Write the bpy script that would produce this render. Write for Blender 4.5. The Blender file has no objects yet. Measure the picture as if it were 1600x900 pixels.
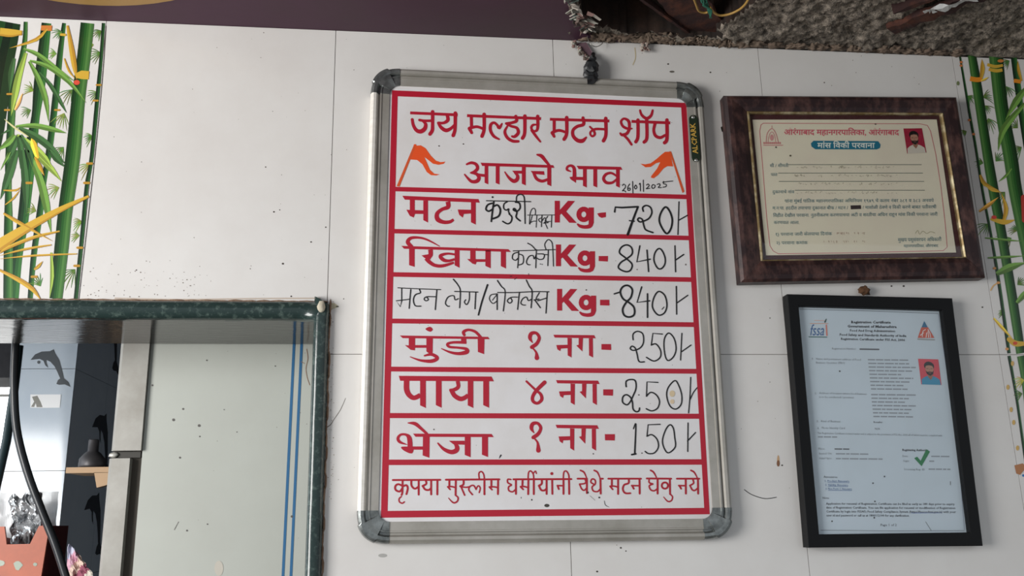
import bpy, bmesh, math, random
from mathutils import Vector, Matrix, noise
from mathutils.geometry import tessellate_polygon
random.seed(7)
SC = bpy.context.scene
COL = SC.collection
# ------------------------------------------------------------------ camera
ZO = 1.9                      # height of the tile joint behind the boards above the floor
FPX = 1409.0
YAW, PITCH, ROLL = 0.120658, 0.254469, -0.021254
CAM = Vector((0.398786, -1.123726, -0.207241 + ZO))
fw = Vector((math.sin(YAW)*math.cos(PITCH), math.cos(YAW)*math.cos(PITCH), math.sin(PITCH)))
rt0 = Vector((math.cos(YAW), -math.sin(YAW), 0)); up0 = rt0.cross(fw)
rt = math.cos(ROLL)*rt0 + math.sin(ROLL)*up0
up = -math.sin(ROLL)*rt0 + math.cos(ROLL)*up0
cd = bpy.data.cameras.new('camera'); cam = bpy.data.objects.new('camera', cd); COL.objects.link(cam)
cd.sensor_width = 36.0; cd.lens = FPX/1600*36.0; cd.clip_start = 0.02
M = Matrix((rt, up, -fw)).transposed().to_4x4(); M.translation = CAM
cam.matrix_world = M
SC.camera = cam
# ------------------------------------------------------------------ light
w = bpy.data.worlds.new('World'); SC.world = w; w.use_nodes = True
nt = w.node_tree; bg = nt.nodes['Background']
tc = nt.nodes.new('ShaderNodeTexCoord'); sx = nt.nodes.new('ShaderNodeSeparateXYZ'); cr = nt.nodes.new('ShaderNodeValToRGB')
nt.links.new(tc.outputs['Generated'], sx.inputs[0]); 
mp = nt.nodes.new('ShaderNodeMapRange'); mp.inputs['From Min'].default_value = -0.6; mp.inputs['From Max'].default_value = 0.5
nt.links.new(sx.outputs['Z'], mp.inputs['Value']); nt.links.new(mp.outputs[0], cr.inputs[0]); nt.links.new(cr.outputs[0], bg.inputs[0])
cr.color_ramp.elements[0].color = (0.16, 0.155, 0.15, 1); cr.color_ramp.elements[1].color = (0.86, 0.93, 1.0, 1)
bg.inputs[1].default_value = 0.78
def area(name, loc, target, sx_, sy_, power, col):
    l = bpy.data.lights.new(name, 'AREA'); l.shape = 'RECTANGLE'; l.size = sx_; l.size_y = sy_; l.energy = power; l.color = col
    o = bpy.data.objects.new(name, l); COL.objects.link(o); o.location = loc
    o.rotation_euler = (Vector(target)-Vector(loc)).to_track_quat('-Z', 'Y').to_euler()
    return o
area('daylight_from_shop_front', (-1.15, -1.1, 1.86), (0.65, 0, 2.3), 0.8, 0.9, 40.5, (1.0, 0.985, 0.96))
area('fill_behind_hatch', (-0.95, 0.34, 1.85), (-0.05, 0.8, 1.75), 0.5, 0.8, 4, (0.88, 0.95, 1.0))  # hidden fill lamp added to brighten the pillar and crate
area('backdrop_fill', (-1.6, 2.2, 2.6), (-1.0, 3.0, 2.0), 0.6, 0.6, 60, (1, 1, 1))  # lamp added to whiten the backdrop wall beyond the doorway
SC.view_settings.view_transform = 'Standard'; SC.view_settings.look = 'None'
SC.view_settings.gamma = 1; SC.view_settings.use_curve_mapping = False
SC.view_settings.exposure = 0.0

# ------------------------------------------------------------------ helpers
def at(px, py, Y=0.0):
    d = fw + (px-800)/FPX*rt - (py-450)/FPX*up
    return CAM + d*((Y-CAM.y)/d.y)
def atz(px, py, z):
    d = fw + (px-800)/FPX*rt - (py-450)/FPX*up
    return CAM + d*((z+ZO-CAM.z)/d.z)
def lin(c):
    o = []
    for v in c[:3]:
        v = v/255.0
        o.append(v/12.92 if v <= 0.04045 else ((v+0.055)/1.055)**2.4)
    return (o[0], o[1], o[2], 1.0)
def mat(name, col, rough=0.5, metal=0.0, spec=None, ior=None, noise_=None, bump=None, coat=0.0, attr=False, stretch=(1,1,1)):
    """noise_ = (colour2, scale, low, high); bump = (scale, strength)"""
    m = bpy.data.materials.new(name); m.use_nodes = True; n = m.node_tree.nodes; L = m.node_tree.links
    b = n['Principled BSDF']; b.inputs['Roughness'].default_value = rough; b.inputs['Metallic'].default_value = metal
    if spec is not None: b.inputs['Specular IOR Level'].default_value = spec
    if ior: b.inputs['IOR'].default_value = ior
    b.inputs['Coat Weight'].default_value = coat
    c = lin(col); b.inputs['Base Color'].default_value = c
    if noise_ or bump:
        t = n.new('ShaderNodeTexCoord'); mpn = n.new('ShaderNodeMapping'); mpn.inputs['Scale'].default_value = stretch
        L.new(t.outputs['Object'], mpn.inputs[0])
    src = None
    if attr:
        a = n.new('ShaderNodeAttribute'); a.attribute_name = 'Col'; src = a.outputs['Color']; L.new(src, b.inputs['Base Color'])
    if noise_:
        tx = n.new('ShaderNodeTexNoise'); tx.inputs['Scale'].default_value = noise_[1]; tx.inputs['Detail'].default_value = 6
        tx.inputs['Roughness'].default_value = 0.65
        L.new(mpn.outputs[0], tx.inputs['Vector'])
        rp = n.new('ShaderNodeValToRGB'); rp.color_ramp.elements[0].position = noise_[2]; rp.color_ramp.elements[1].position = noise_[3]
        rp.color_ramp.elements[0].color = c; rp.color_ramp.elements[1].color = lin(noise_[0])
        L.new(tx.outputs['Fac'], rp.inputs[0])
        if attr:
            rp.color_ramp.elements[0].color = (1, 1, 1, 1)
            mx = n.new('ShaderNodeMix'); mx.data_type = 'RGBA'; mx.blend_type = 'MULTIPLY'; mx.inputs[0].default_value = 1
            L.new(src, mx.inputs[6]); L.new(rp.outputs[0], mx.inputs[7]); L.new(mx.outputs[2], b.inputs['Base Color'])
        else: L.new(rp.outputs[0], b.inputs['Base Color'])
    if bump:
        t2 = n.new('ShaderNodeTexNoise'); t2.inputs['Scale'].default_value = bump[0]; t2.inputs['Detail'].default_value = 5
        L.new(mpn.outputs[0], t2.inputs['Vector'])
        bp = n.new('ShaderNodeBump'); bp.inputs['Strength'].default_value = bump[1]; bp.inputs['Distance'].default_value = 0.002
        L.new(t2.outputs['Fac'], bp.inputs['Height']); L.new(bp.outputs[0], b.inputs['Normal'])
    return m
def glass_mat(name, tint=(1,1,1,1), refl=1.0):
    m = bpy.data.materials.new(name); m.use_nodes = True; n = m.node_tree.nodes; L = m.node_tree.links
    n.remove(n['Principled BSDF']); o = n['Material Output']
    t = n.new('ShaderNodeBsdfTransparent'); t.inputs[0].default_value = tint
    g = n.new('ShaderNodeBsdfGlossy'); g.inputs['Roughness'].default_value = 0.03
    lw = n.new('ShaderNodeLayerWeight'); lw.inputs[0].default_value = 0.5
    pw = n.new('ShaderNodeMath'); pw.operation = 'POWER'; pw.inputs[1].default_value = 4; L.new(lw.outputs['Facing'], pw.inputs[0])
    ma = n.new('ShaderNodeMath'); ma.operation = 'MULTIPLY_ADD'; ma.inputs[1].default_value = 0.6; ma.inputs[2].default_value = 0.03; L.new(pw.outputs[0], ma.inputs[0])
    mx = n.new('ShaderNodeMixShader'); L.new(ma.outputs[0], mx.inputs[0]); L.new(t.outputs[0], mx.inputs[1]); L.new(g.outputs[0], mx.inputs[2])
    L.new(mx.outputs[0], o.inputs[0]); return m
def wloc(o):
    v = Vector((0,0,0))
    while o: v += o.location; o = o.parent
    return v
def tag(o, label=None, cat=None, group=None, kind=None):
    if label: o['label'] = label
    if cat: o['category'] = cat
    if group: o['group'] = group
    if kind: o['kind'] = kind
    return o
def empty(name, loc, label=None, cat=None, group=None, kind=None):
    o = bpy.data.objects.new(name, None); COL.objects.link(o); o.location = loc; o.empty_display_size = 0.03
    return tag(o, label, cat, group, kind)
def link(name, verts, faces, m, parent=None, cols=None, smooth=False):
    verts = [Vector(v) for v in verts]
    if parent: off = wloc(parent)
    else:
        xs = [v.x for v in verts]; ys = [v.y for v in verts]; zs = [v.z for v in verts]
        off = Vector(((min(xs)+max(xs))/2, (min(ys)+max(ys))/2, min(zs)))
    me = bpy.data.meshes.new(name); me.from_pydata([v-off for v in verts], [], faces); me.materials.append(m)
    if cols:
        a = me.color_attributes.new('Col', 'FLOAT_COLOR', 'CORNER')
        k = 0
        for p, c in zip(me.polygons, cols):
            for li in p.loop_indices: a.data[li].color = c
    if smooth:
        for p in me.polygons: p.use_smooth = True
    o = bpy.data.objects.new(name, me); COL.objects.link(o)
    if parent: o.parent = parent
    else: o.location = off
    return o
class G:
    """mesh collector"""
    def __init__(s): s.v = []; s.f = []; s.c = []
    def box(s, a, b, c=None):
        x0,y0,z0 = a; x1,y1,z1 = b; k = len(s.v)
        s.v += [Vector(p) for p in ((x0,y0,z0),(x1,y0,z0),(x1,y1,z0),(x0,y1,z0),(x0,y0,z1),(x1,y0,z1),(x1,y1,z1),(x0,y1,z1))]
        for f in ((0,3,2,1),(4,5,6,7),(0,1,5,4),(1,2,6,5),(2,3,7,6),(3,0,4,7)): s.f.append(tuple(k+i for i in f)); s.c.append(c)
        return s
    def prism(s, front, back, c=None):
        """front and back: matching rings of points"""
        k = len(s.v); n = len(front); s.v += [Vector(p) for p in front]+[Vector(p) for p in back]
        s.f.append(tuple(range(k, k+n))); s.c.append(c)
        s.f.append(tuple(range(k+2*n-1, k+n-1, -1))); s.c.append(c)
        for i in range(n):
            j = (i+1) % n; s.f.append((k+i, k+n+i, k+n+j, k+j)); s.c.append(c)
        return s
    def tube(s, pts, r, seg=8, c=None):
        pts = [Vector(p) for p in pts]; k = len(s.v); n = len(pts)
        rr = r if isinstance(r, (list, tuple)) else [r]*n
        for i, p in enumerate(pts):
            t = (pts[min(i+1, n-1)]-pts[max(i-1, 0)]).normalized()
            a = t.cross(Vector((0.13, 0.97, 0.21))).normalized(); b = t.cross(a)
            for j in range(seg):
                q = 2*math.pi*j/seg; s.v.append(p+(a*math.cos(q)+b*math.sin(q))*rr[i])
        for i in range(n-1):
            for j in range(seg):
                j2 = (j+1) % seg; s.f.append((k+i*seg+j, k+i*seg+j2, k+(i+1)*seg+j2, k+(i+1)*seg+j)); s.c.append(c)
        s.f.append(tuple(k+j for j in reversed(range(seg)))); s.c.append(c)
        s.f.append(tuple(k+(n-1)*seg+j for j in range(seg))); s.c.append(c)
        return s
    def lathe(s, cen, prof, seg=24, c=None):
        k = len(s.v); cen = Vector(cen)
        for r, z in prof:
            for j in range(seg):
                q = 2*math.pi*j/seg; s.v.append(cen+Vector((r*math.cos(q), r*math.sin(q), z)))
        for i in range(len(prof)-1):
            for j in range(seg):
                j2 = (j+1) % seg; s.f.append((k+i*seg+j, k+i*seg+j2, k+(i+1)*seg+j2, k+(i+1)*seg+j)); s.c.append(c)
        return s
    def blob(s, cen, rad, amp=0.25, fr=2.0, sub=2, c=None, seed=0.0, cfun=None):
        bm = bmesh.new(); bmesh.ops.create_icosphere(bm, subdivisions=sub, radius=1)
        k = len(s.v); cen = Vector(cen)
        for v in bm.verts:
            d = 1+amp*noise.noise(v.co*fr+Vector((seed, seed*1.7, 3)))*1.6
            s.v.append(cen+Vector((v.co.x*rad[0]*d, v.co.y*rad[1]*d, v.co.z*rad[2]*d)))
        for f in bm.faces:
            s.f.append(tuple(k+v.index for v in f.verts)); s.c.append(cfun(f.calc_center_median()) if cfun else c)
        bm.free(); return s
    def build(s, name, m, parent=None, smooth=False):
        return link(name, s.v, s.f, m, parent, s.c if s.c and s.c[0] is not None else None, smooth)
def crom(P, n=6, closed=False):
    P = [tuple(p) for p in P]; N = len(P); out = []
    if N < 3: return P
    rng = range(N if closed else N-1)
    for i in rng:
        if closed: p0,p1,p2,p3 = P[(i-1)%N],P[i],P[(i+1)%N],P[(i+2)%N]
        else: p0,p1,p2,p3 = P[max(i-1,0)],P[i],P[i+1],P[min(i+2,N-1)]
        for k in range(n):
            t = k/n
            out.append(tuple(0.5*((2*b)+(-a+c)*t+(2*a-5*b+4*c-d)*t*t+(-a+3*b-3*c+d)*t**3) for a,b,c,d in zip(p0,p1,p2,p3)))
    if not closed: out.append(P[-1])
    return out
class Print:
    """flat print: coloured shapes lying on the plane Y = -h of a wall, board or sheet"""
    def __init__(s, h, crop=None):
        s.h = h; s.v = []; s.f = []; s.c = []; s.brk = []; s.n = 0; s.set(0, 0, 1)
    def set(s, ox, oy, sc):
        s.ox, s.oy, s.sc = ox, oy, sc
        if s.f: s.brk.append((len(s.v), len(s.f)))
        return s
    def _p(s, x, y, layer):
        return at(s.ox+x/s.sc, s.oy+y/s.sc, -s.h-0.00008*layer)
    def tri(s, pts, faces, col, layer, half=0):
        k = len(s.v); s.n += 1; la = layer+(s.n % 9)*0.07; s.v += [s._p(x, y, la+(i % half if half else 0)*0.018) for i, (x, y) in enumerate(pts)]
        if isinstance(col, list): cc = col
        else: cc = [lin(col)]*len(faces)
        for f, c in zip(faces, cc):
            a, b, d = s.v[k+f[0]], s.v[k+f[1]], s.v[k+f[2]]
            nn = (b-a).cross(d-a)
            f = tuple(k+i for i in f)
            if nn.y > 0: f = tuple(reversed(f))
            s.f.append(f); s.c.append(c)
    def poly(s, pts, col, layer=1, smooth=False):
        if smooth: pts = crom(pts, 4, True)
        fs = tessellate_polygon([[Vector((x, y, 0)) for x, y in pts]])
        s.tri(pts, [tuple(f) for f in fs], col, layer)
    def disc(s, x, y, rx, ry, col, layer=1, n=14):
        s.tri([(x+rx*math.cos(2*math.pi*i/n), y+ry*math.sin(2*math.pi*i/n)) for i in range(n)], [tuple(range(n))], col, layer)
    def stroke(s, pts, w, col, layer=1, closed=False, smooth=True, cap='round', cols=None):
        ww = list(w) if isinstance(w, (list, tuple)) else [w]*len(pts)
        P = [(p[0], p[1], q) for p, q in zip(pts, ww)]
        if smooth and len(P) > 2: P = crom(P, 5, closed)
        n = len(P); L = []; R = []
        for i in range(n):
            a = P[(i-1) % n] if (closed or i > 0) else P[i]; b = P[(i+1) % n] if (closed or i < n-1) else P[i]
            dx, dy = b[0]-a[0], b[1]-a[1]; d = math.hypot(dx, dy) or 1; nx, ny = -dy/d, dx/d; h = abs(P[i][2])/2
            L.append((P[i][0]+nx*h, P[i][1]+ny*h)); R.append((P[i][0]-nx*h, P[i][1]-ny*h))
        if cols:        # printed shading across the stroke: list of colours from left to right
            m = len(cols)
            for q in range(m):
                A = [(l[0]+(r[0]-l[0])*q/m, l[1]+(r[1]-l[1])*q/m) for l, r in zip(L, R)]
                B = [(l[0]+(r[0]-l[0])*(q+1)/m, l[1]+(r[1]-l[1])*(q+1)/m) for l, r in zip(L, R)]
                s.tri(A+B, [(i, i+1, n+i+1, n+i) for i in range(n-1)], cols[q], layer)
            return
        fs = [(i, i+1, n+i+1, n+i) for i in range(n-1)]
        if closed: fs.append((n-1, 0, n, 2*n-1))
        s.tri(L+R, fs, col, layer, n)
        if cap == 'round' and not closed:
            for e in (P[0], P[-1]):
                if e[2] > 0.5/s.sc*0+1.0: s.disc(e[0], e[1], abs(e[2])/2, abs(e[2])/2, col, layer+0.018*n+0.1, 10)
    def ring(s, x, y, rx, ry, w, col, layer=1):
        n = 24; s.stroke([(x+rx*math.cos(2*math.pi*i/n), y+ry*math.sin(2*math.pi*i/n)) for i in range(n)], w, col, layer, True, False)
    def text(s, body, x0, y0, x1, y1, size, col, layer=1, bold=0.0, shear=0.0, up_=None, res=1, fit=True):
        body = body.replace('\u094d\u0930', '').replace('\u094d', '')
        L_ = list(body)
        for i in range(1, len(L_)):
            if L_[i] == '\u093f': L_[i-1], L_[i] = L_[i], L_[i-1]
        body = ''.join(L_)
        cu = bpy.data.curves.new('t', 'FONT'); cu.body = body; cu.resolution_u = res; cu.offset = bold; cu.shear = shear
        o = bpy.data.objects.new('t', cu); COL.objects.link(o)
        me = bpy.data.meshes.new_from_object(o, preserve_all_data_layers=False)
        vs = [(v.co.x, v.co.y) for v in me.vertices]; fs = [tuple(p.vertices) for p in me.polygons]
        bpy.data.objects.remove(o); bpy.data.curves.remove(cu); bpy.data.meshes.remove(me)
        if not vs: return
        xa = min(v[0] for v in vs); xb = max(v[0] for v in vs)
        dx, dy = x1-x0, y1-y0; d = math.hypot(dx, dy)
        ux, uy = up_ if up_ else (dy/d, -dx/d)
        W = (xb-xa) or 1
        pts = [(x0+dx*(a-xa)/W+ux*size*b, y0+dy*(a-xa)/W+uy*size*b) for a, b in vs]
        s.tri(pts, fs, col, layer)
    def build(s, name, m, parent=None, split=False):
        if split and s.brk:
            b = [(0, 0)]+s.brk+[(len(s.v), len(s.f))]
            for (v0, f0), (v1, f1) in zip(b, b[1:]):
                if f1 > f0: link(name, s.v[v0:v1], [tuple(i-v0 for i in f) for f in s.f[f0:f1]], m, parent, s.c[f0:f1])
            return
        return link(name, s.v, s.f, m, parent, s.c)

# ------------------------------------------------------------------ materials
M_tile = mat('white_glazed_tile', (222, 220, 217), 0.22, noise_=((212, 208, 204), 5, 0.35, 0.75), bump=(60, 0.03))
M_grout = mat('tile_joint', (120, 112, 104), 0.9)
M_core = mat('wall_mortar', (105, 96, 88), 0.95, noise_=((70, 62, 55), 30, 0.3, 0.7))
M_print = mat('glazed_print', (255, 255, 255), 0.25, attr=True)
M_vinyl = mat('vinyl_print', (255, 255, 255), 0.42, attr=True)
M_ink = mat('marker_ink', (255, 255, 255), 0.5, attr=True)
M_paint = mat('vertex_paint', (255, 255, 255), 0.75, attr=True)
M_granite = mat('green_granite', (38, 54, 52), 0.16, noise_=((88, 104, 98), 120, 0.52, 0.72), bump=(90, 0.1))
M_soffit = mat('polished_underside', (40, 40, 38), 0.1, ior=1.5, noise_=((66, 64, 60), 25, 0.3, 0.75), bump=(35, 0.25), stretch=(1, 6, 1))
M_purple = mat('purple_painted_plaster', (70, 38, 58), 0.6, noise_=((62, 42, 48), 3.0, 0.4, 0.75), bump=(50, 0.15))
M_concrete = mat('rough_concrete', (84, 78, 71), 0.95, noise_=((196, 182, 166), 120, 0.38, 0.8), bump=(420, 1.0))
M_alu_lit = mat('brushed_aluminium_lit', (246, 242, 234), 0.35, 0.15, noise_=((228, 224, 214), 18, 0.35, 0.7), stretch=(1, 1, 8))  # left rim only: paler copy with the light from the left in its colour
M_alu2 = mat('brushed_aluminium_flat', (182, 178, 171), 0.42, 0.4, noise_=((158, 154, 145), 18, 0.35, 0.7))
M_chrome = mat('grey_chromed_plastic', (150, 154, 152), 0.25, 0.7, noise_=((84, 88, 88), 60, 0.35, 0.7), bump=(50, 0.3))
M_panel = mat('white_board_laminate', (226, 224, 225), 0.3, noise_=((216, 212, 210), 8, 0.4, 0.7))
M_brownframe = mat('mottled_brown_moulding', (38, 20, 22), 0.45, noise_=((96, 66, 60), 70, 0.46, 0.72), bump=(60, 0.2), stretch=(1, 1, 0.5))
M_gold = mat('gilt_lip', (150, 128, 88), 0.35, 0.6, noise_=((226, 214, 176), 60, 0.45, 0.7))
M_mount = mat('maroon_mount', (62, 20, 24), 0.6)
M_blackframe = mat('black_moulding', (12, 13, 15), 0.5, spec=0.25)
M_paper1 = mat('yellowed_paper', (226, 220, 196), 0.7, noise_=((216, 204, 186), 6, 0.4, 0.75))
M_paper2 = mat('glass_tinted_paper', (198, 212, 222), 0.6, noise_=((190, 204, 212), 8, 0.4, 0.75))  # bluish reflection of the glass put into the paper colour
M_glass = glass_mat('picture_glass')
M_steel = mat('dull_steel', (168, 166, 160), 0.45, 0.3, noise_=((142, 138, 130), 14, 0.35, 0.75), bump=(40, 0.1))
M_white = mat('white_laminated_board', (188, 191, 183), 0.35, noise_=((181, 183, 175), 5, 0.4, 0.75))
M_dark = mat('dark_rubber', (22, 24, 26), 0.45, noise_=((44, 44, 46), 40, 0.4, 0.7), bump=(60, 0.4))
M_cable = mat('black_cable_sheath', (26, 29, 33), 0.35)
M_rust = mat('rusted_iron', (46, 22, 20), 0.85, noise_=((104, 58, 38), 30, 0.45, 0.75), bump=(60, 0.8))
M_mortar = mat('tan_mortar', (120, 104, 90), 0.95, noise_=((96, 78, 66), 60, 0.42, 0.75), bump=(120, 1.0))
M_orange = mat('terracotta_plastic', (196, 106, 78), 0.5, noise_=((170, 96, 74), 12, 0.4, 0.7))
M_foil = mat('crinkled_foil', (214, 216, 218), 0.28, 0.75)
M_plastic = mat('white_plastic_sheet', (240, 242, 244), 0.35)
M_wood = mat('pale_wood', (206, 170, 132), 0.6)
M_bowl = mat('dark_steel_bowl', (88, 86, 88), 0.45, 0.5)
M_bluetile = mat('pale_blue_tile', (204, 214, 224), 0.15, noise_=((188, 200, 214), 4, 0.4, 0.7))
M_darkwall = mat('mottled_dark_wall', (66, 64, 68), 0.7, noise_=((34, 34, 38), 5, 0.4, 0.7))  # dark grey mottled with a darker grey
M_teal = mat('dark_teal_pipe', (40, 58, 62), 0.4)
M_cloth = mat('cloth_print', (255, 255, 255), 0.85, attr=True)
M_floor = mat('floor_stone', (120, 116, 110), 0.6, noise_=((100, 96, 90), 8, 0.4, 0.7))
M_dirtyplaster = mat('dirty_plaster', (152, 148, 140), 0.9, noise_=((120, 112, 104), 6, 0.4, 0.7))

# ------------------------------------------------------------------ setting
ZT = 0.449           # top of the tiling above the joint
OX0, OX1, OZ0, OZ1 = -0.80, 0.294, -0.90, 0.060       # hatch opening cut in the tiling
XA, XB = -1.2, 2.1
link('floor', G().box((XA, -1.8, -0.05), (XB, 2.2, 0)).v, G().box((0,0,0),(1,1,1)).f, M_floor)['kind'] = 'structure'
wall = empty('wall_back', (0.45, 0.08, 0), kind='structure')
g = G()
g.box((XA, 0.0085, ZO+OZ1), (XB, 0.15, ZO+ZT+0.30)); g.box((OX1, 0.0085, 0), (XB, 0.15, ZO+OZ1))
g.box((XA, 0.0085, 0), (OX0, 0.15, ZO+OZ1)); g.box((OX0, 0.0085, 0), (OX1, 0.15, ZO+OZ0))
g.build('wall_core', M_core, wall)
g = G()
g.box((XA, 0.0016, ZO+OZ1), (XB, 0.0086, ZO+ZT-0.001)); g.box((OX1, 0.0016, 0), (XB, 0.0086, ZO+OZ1))
g.box((XA, 0.0016, 0), (OX0, 0.0086, ZO+OZ1)); g.box((OX0, 0.0016, 0), (OX1, 0.0086, ZO+OZ0))
g.build('joint_filler', M_grout, wall)
def tile_rects(x0, x1, z0, z1):
    R = [(x0, x1, z0, z1)]
    if x1 <= OX0 or x0 >= OX1 or z1 <= OZ0 or z0 >= OZ1: return R
    o = []
    if z1 > OZ1: o.append((x0, x1, OZ1, z1))
    if z0 < OZ0: o.append((x0, x1, z0, OZ0))
    a, b = max(z0, OZ0), min(z1, OZ1)
    if x0 < OX0: o.append((x0, OX0, a, b))
    if x1 > OX1: o.append((OX1, x1, a, b))
    return [r for r in o if r[1]-r[0] > 0.002 and r[3]-r[2] > 0.002]
tiles = {}
e = 0.0004
rnd = random.Random(3)
for k in range(-4, 7):
    for r in range(0, -5, -1):
        z0 = r*0.45; z1 = z0+0.45 if r < 0 else ZT
        if r == -4: z0 = -ZO+0.001
        if r < -4: continue
        R = tile_rects(k*0.3, k*0.3+0.3, z0, z1)
        if not R: continue
        g = G(); d = rnd.uniform(-0.00025, 0.00015)*0
        for (a, b, c_, dd) in R:
            g.box((a+(e if a == k*0.3 else 0), d, ZO+c_+(e if c_ == z0 else 0)), (b-(e if abs(b-k*0.3-0.3) < 1e-6 else 0), 0.0015, ZO+dd-(e if dd == z1 else 0)))
        tiles[(k, r)] = g.build('tile', M_tile, wall)

# --- bamboo printed on the two decorated tile columns
GR = [lin((24, 52, 26)), lin((30, 66, 30)), lin((38, 88, 36)), lin((58, 106, 48)), lin((82, 128, 64)), lin((68, 110, 56))]
GD = [lin((20, 44, 26)), lin((28, 62, 34)), lin((42, 90, 44)), lin((58, 112, 54))]
GRr = list(reversed(GR)); 
def stalk(P, L, cols, layer):
    """L: list of (xa, xb, y) edge pairs from top to bottom"""
    pts = [((a+b)/2, y) for a, b, y in L]; ws = [abs(b-a) for a, b, y in L]
    P.stroke(pts, ws, None, layer, cap='flat', cols=[[c]*1000 for c in cols])
def leaf(P, pts, wd, col, layer, col2=None):
    n = len(pts); ws = [max(0.6, wd*(math.sin(math.pi*min(1, (i+0.35)/(n-0.3)))**0.7)) for i in range(n)]; ws[-1] = 0.5
    q = crom(pts, 3); wq = crom([(x, 0) for x in ws], 3); 
    P.stroke(q, [max(0.3, x[0]) for x in wq], None, layer, smooth=False, cap='flat', cols=[[lin(col)]*1000, [lin(col2 or tuple(min(255, c*1.35) for c in col))]*1000])
def tuft(P, x, y, ang, n, ln, col, layer, spread=1.5):
    for i in range(n):
        a = ang+spread*(i/(n-1)-0.5); l = ln*random.uniform(0.7, 1.1)
        c = tuple(max(0, min(255, v+random.uniform(-18, 18))) for v in col)
        P.stroke([(x, y), (x+l*0.6*math.cos(a), y+l*0.6*math.sin(a)), (x+l*math.cos(a), y+l*math.sin(a)+l*0.12)], [0.9, 1.4, 0.3], c, layer, cap='flat')
GL = (90, 124, 58); GL2 = (126, 148, 66); DK = (52, 84, 48); YE = (208, 168, 62); YD = (184, 138, 50); OR = (206, 126, 60)
P = Print(0.0001)
stalk(P, [(57, 67, 333)], GD, 1) if 0 else None
stalk(P, [(97,103,36),(89,98,86),(83,93,140),(73,83,226),(65,73,280),(57,67,333),(48,57,400),(43,51,466)], GD, 1)
stalk(P, [(65,80,36),(53,71,128),(49,62,182),(38,57,238),(27,44,346),(17,35,400),(7,29,466)], GD, 1)
stalk(P, [(37,43,34),(33,41,75),(14,26,150),(12,24,177),(8,20,250),(8,18,290),(6,20,360),(5,20,466)], GR, 2)
stalk(P, [(-14,32,34),(-20,28,60),(-34,19,110),(-48,8,190),(-58,0,232),(-100,-45,466)], GR[:2]+[lin((14,34,18))]+GR[:1], 3)
for (x, y, a, l) in [(146,70,3.0,18),(158,48,2.6,16),(158,83,2.9,20),(154,145,2.7,20),(145,213,2.9,18),(100,177,1.9,24),(113,140,2.2,24),(99,230,2.3,18),
                     (52,142,3.6,18),(48,172,2.8,16),(97,50,2.9,16),(141,257,2.4,26),(128,346,2.9,18),(124,368,3.1,14),(117,421,2.3,30),(92,293,2.8,20),(56,330,3.5,16),(63,447,4.2,22),(88,84,3.2,14)]:
    tuft(P, x, y, a, 7, l, GL2 if random.random() < .5 else GL, 2)
stalk(P, [(126,147,36),(120,141,91),(112,133,152),(102,125,245),(91,113,328),(85,107,386),(77,97,467)], GR, 4)
stalk(P, [(159,164,36),(155,160,91),(150,156,140),(140,146,245),(132,138,293),(125,131,368),(115,121,467)], GD[:3], 4)
P.stroke([(165.5,40),(160,120),(148,245),(123,467)], 1.0, (58,50,46), 4)
P.set(0, 30, 4.088)
for pts, wd, c in [([(150,190),(240,225),(350,310),(480,400)],30,GL),([(190,265),(300,300),(440,400),(550,535)],30,GL),([(185,270),(240,370),(290,510),(310,660)],36,GL),
                   ([(250,340),(320,420),(380,520),(425,600)],26,DK),([(165,215),(120,360),(95,480),(70,620)],44,GL2),([(100,685),(220,680),(340,705),(425,728)],34,GL),
                   ([(120,695),(220,745),(320,820),(420,930)],46,DK),([(110,740),(200,800),(290,890),(330,950)],36,GL2),([(95,740),(50,790),(-20,840)],40,GL),([(60,705),(0,740)],26,DK),
                   ([(120,740),(80,820),(40,930)],46,DK),([(115,740),(135,850),(130,960)],42,DK),([(130,740),(190,850),(210,950)],40,DK),([(90,250),(70,350),(60,480)],36,DK)]:
    leaf(P, pts, wd, c, 5)
leaf(P, [(430,40),(455,180),(475,300),(490,385)], 34, YE, 6, YD); leaf(P, [(410,250),(440,330),(480,380)], 14, YE, 6, YD)
P.poly([(485,345),(520,328),(570,332),(565,385),(520,382),(485,375)], YE, 6); P.disc(490, 404, 20, 16, (214,82,62), 7)
P.stroke([(0,78),(80,85),(140,88)], [46,42,30], YE, 6, cap='flat'); P.stroke([(0,100),(70,108),(140,95)], [12,12,6], YD, 7, cap='flat')
P.poly([(262,40),(332,40),(330,75),(262,72)], OR, 6); leaf(P, [(300,60),(230,130),(60,185)], 22, YD, 6, YE); P.stroke([(390,98),(415,100)], 16, YE, 6)
for x, y in [(60,478),(45,580),(365,580),(630,420),(610,520)]: P.stroke([(x-14,y),(x+14,y)], 12, YD, 6)
leaf(P, [(95,580),(120,530),(145,470)], 22, (216,160,96), 6); leaf(P, [(240,890),(215,800),(200,760)], 40, (222,180,60), 6)
P.stroke([(30,640),(90,690),(180,750)], [4,12,5], (210,206,150), 7)
P.set(0, 240, 3.753)
for pts, wd, c in [([(180,-40),(240,30),(300,90),(362,165)],36,GL2),([(290,-20),(330,30),(380,80)],36,DK),([(160,-20),(230,140),(270,300),(300,470)],46,GL),([(130,-20),(150,180),(155,370)],46,DK),
                   ([(100,-20),(50,130),(0,270)],50,DK),([(60,-10),(0,100)],36,GL),([(300,580),(305,720),(290,850)],22,GL2)]:
    leaf(P, pts, wd, c, 5)
P.stroke([(520,250),(350,330),(150,440),(-10,540)], [14,34,52,70], YE, 7, cap='flat'); P.stroke([(520,256),(350,344),(150,462),(-10,570)], [4,8,12,16], YD, 8, cap='flat')
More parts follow.
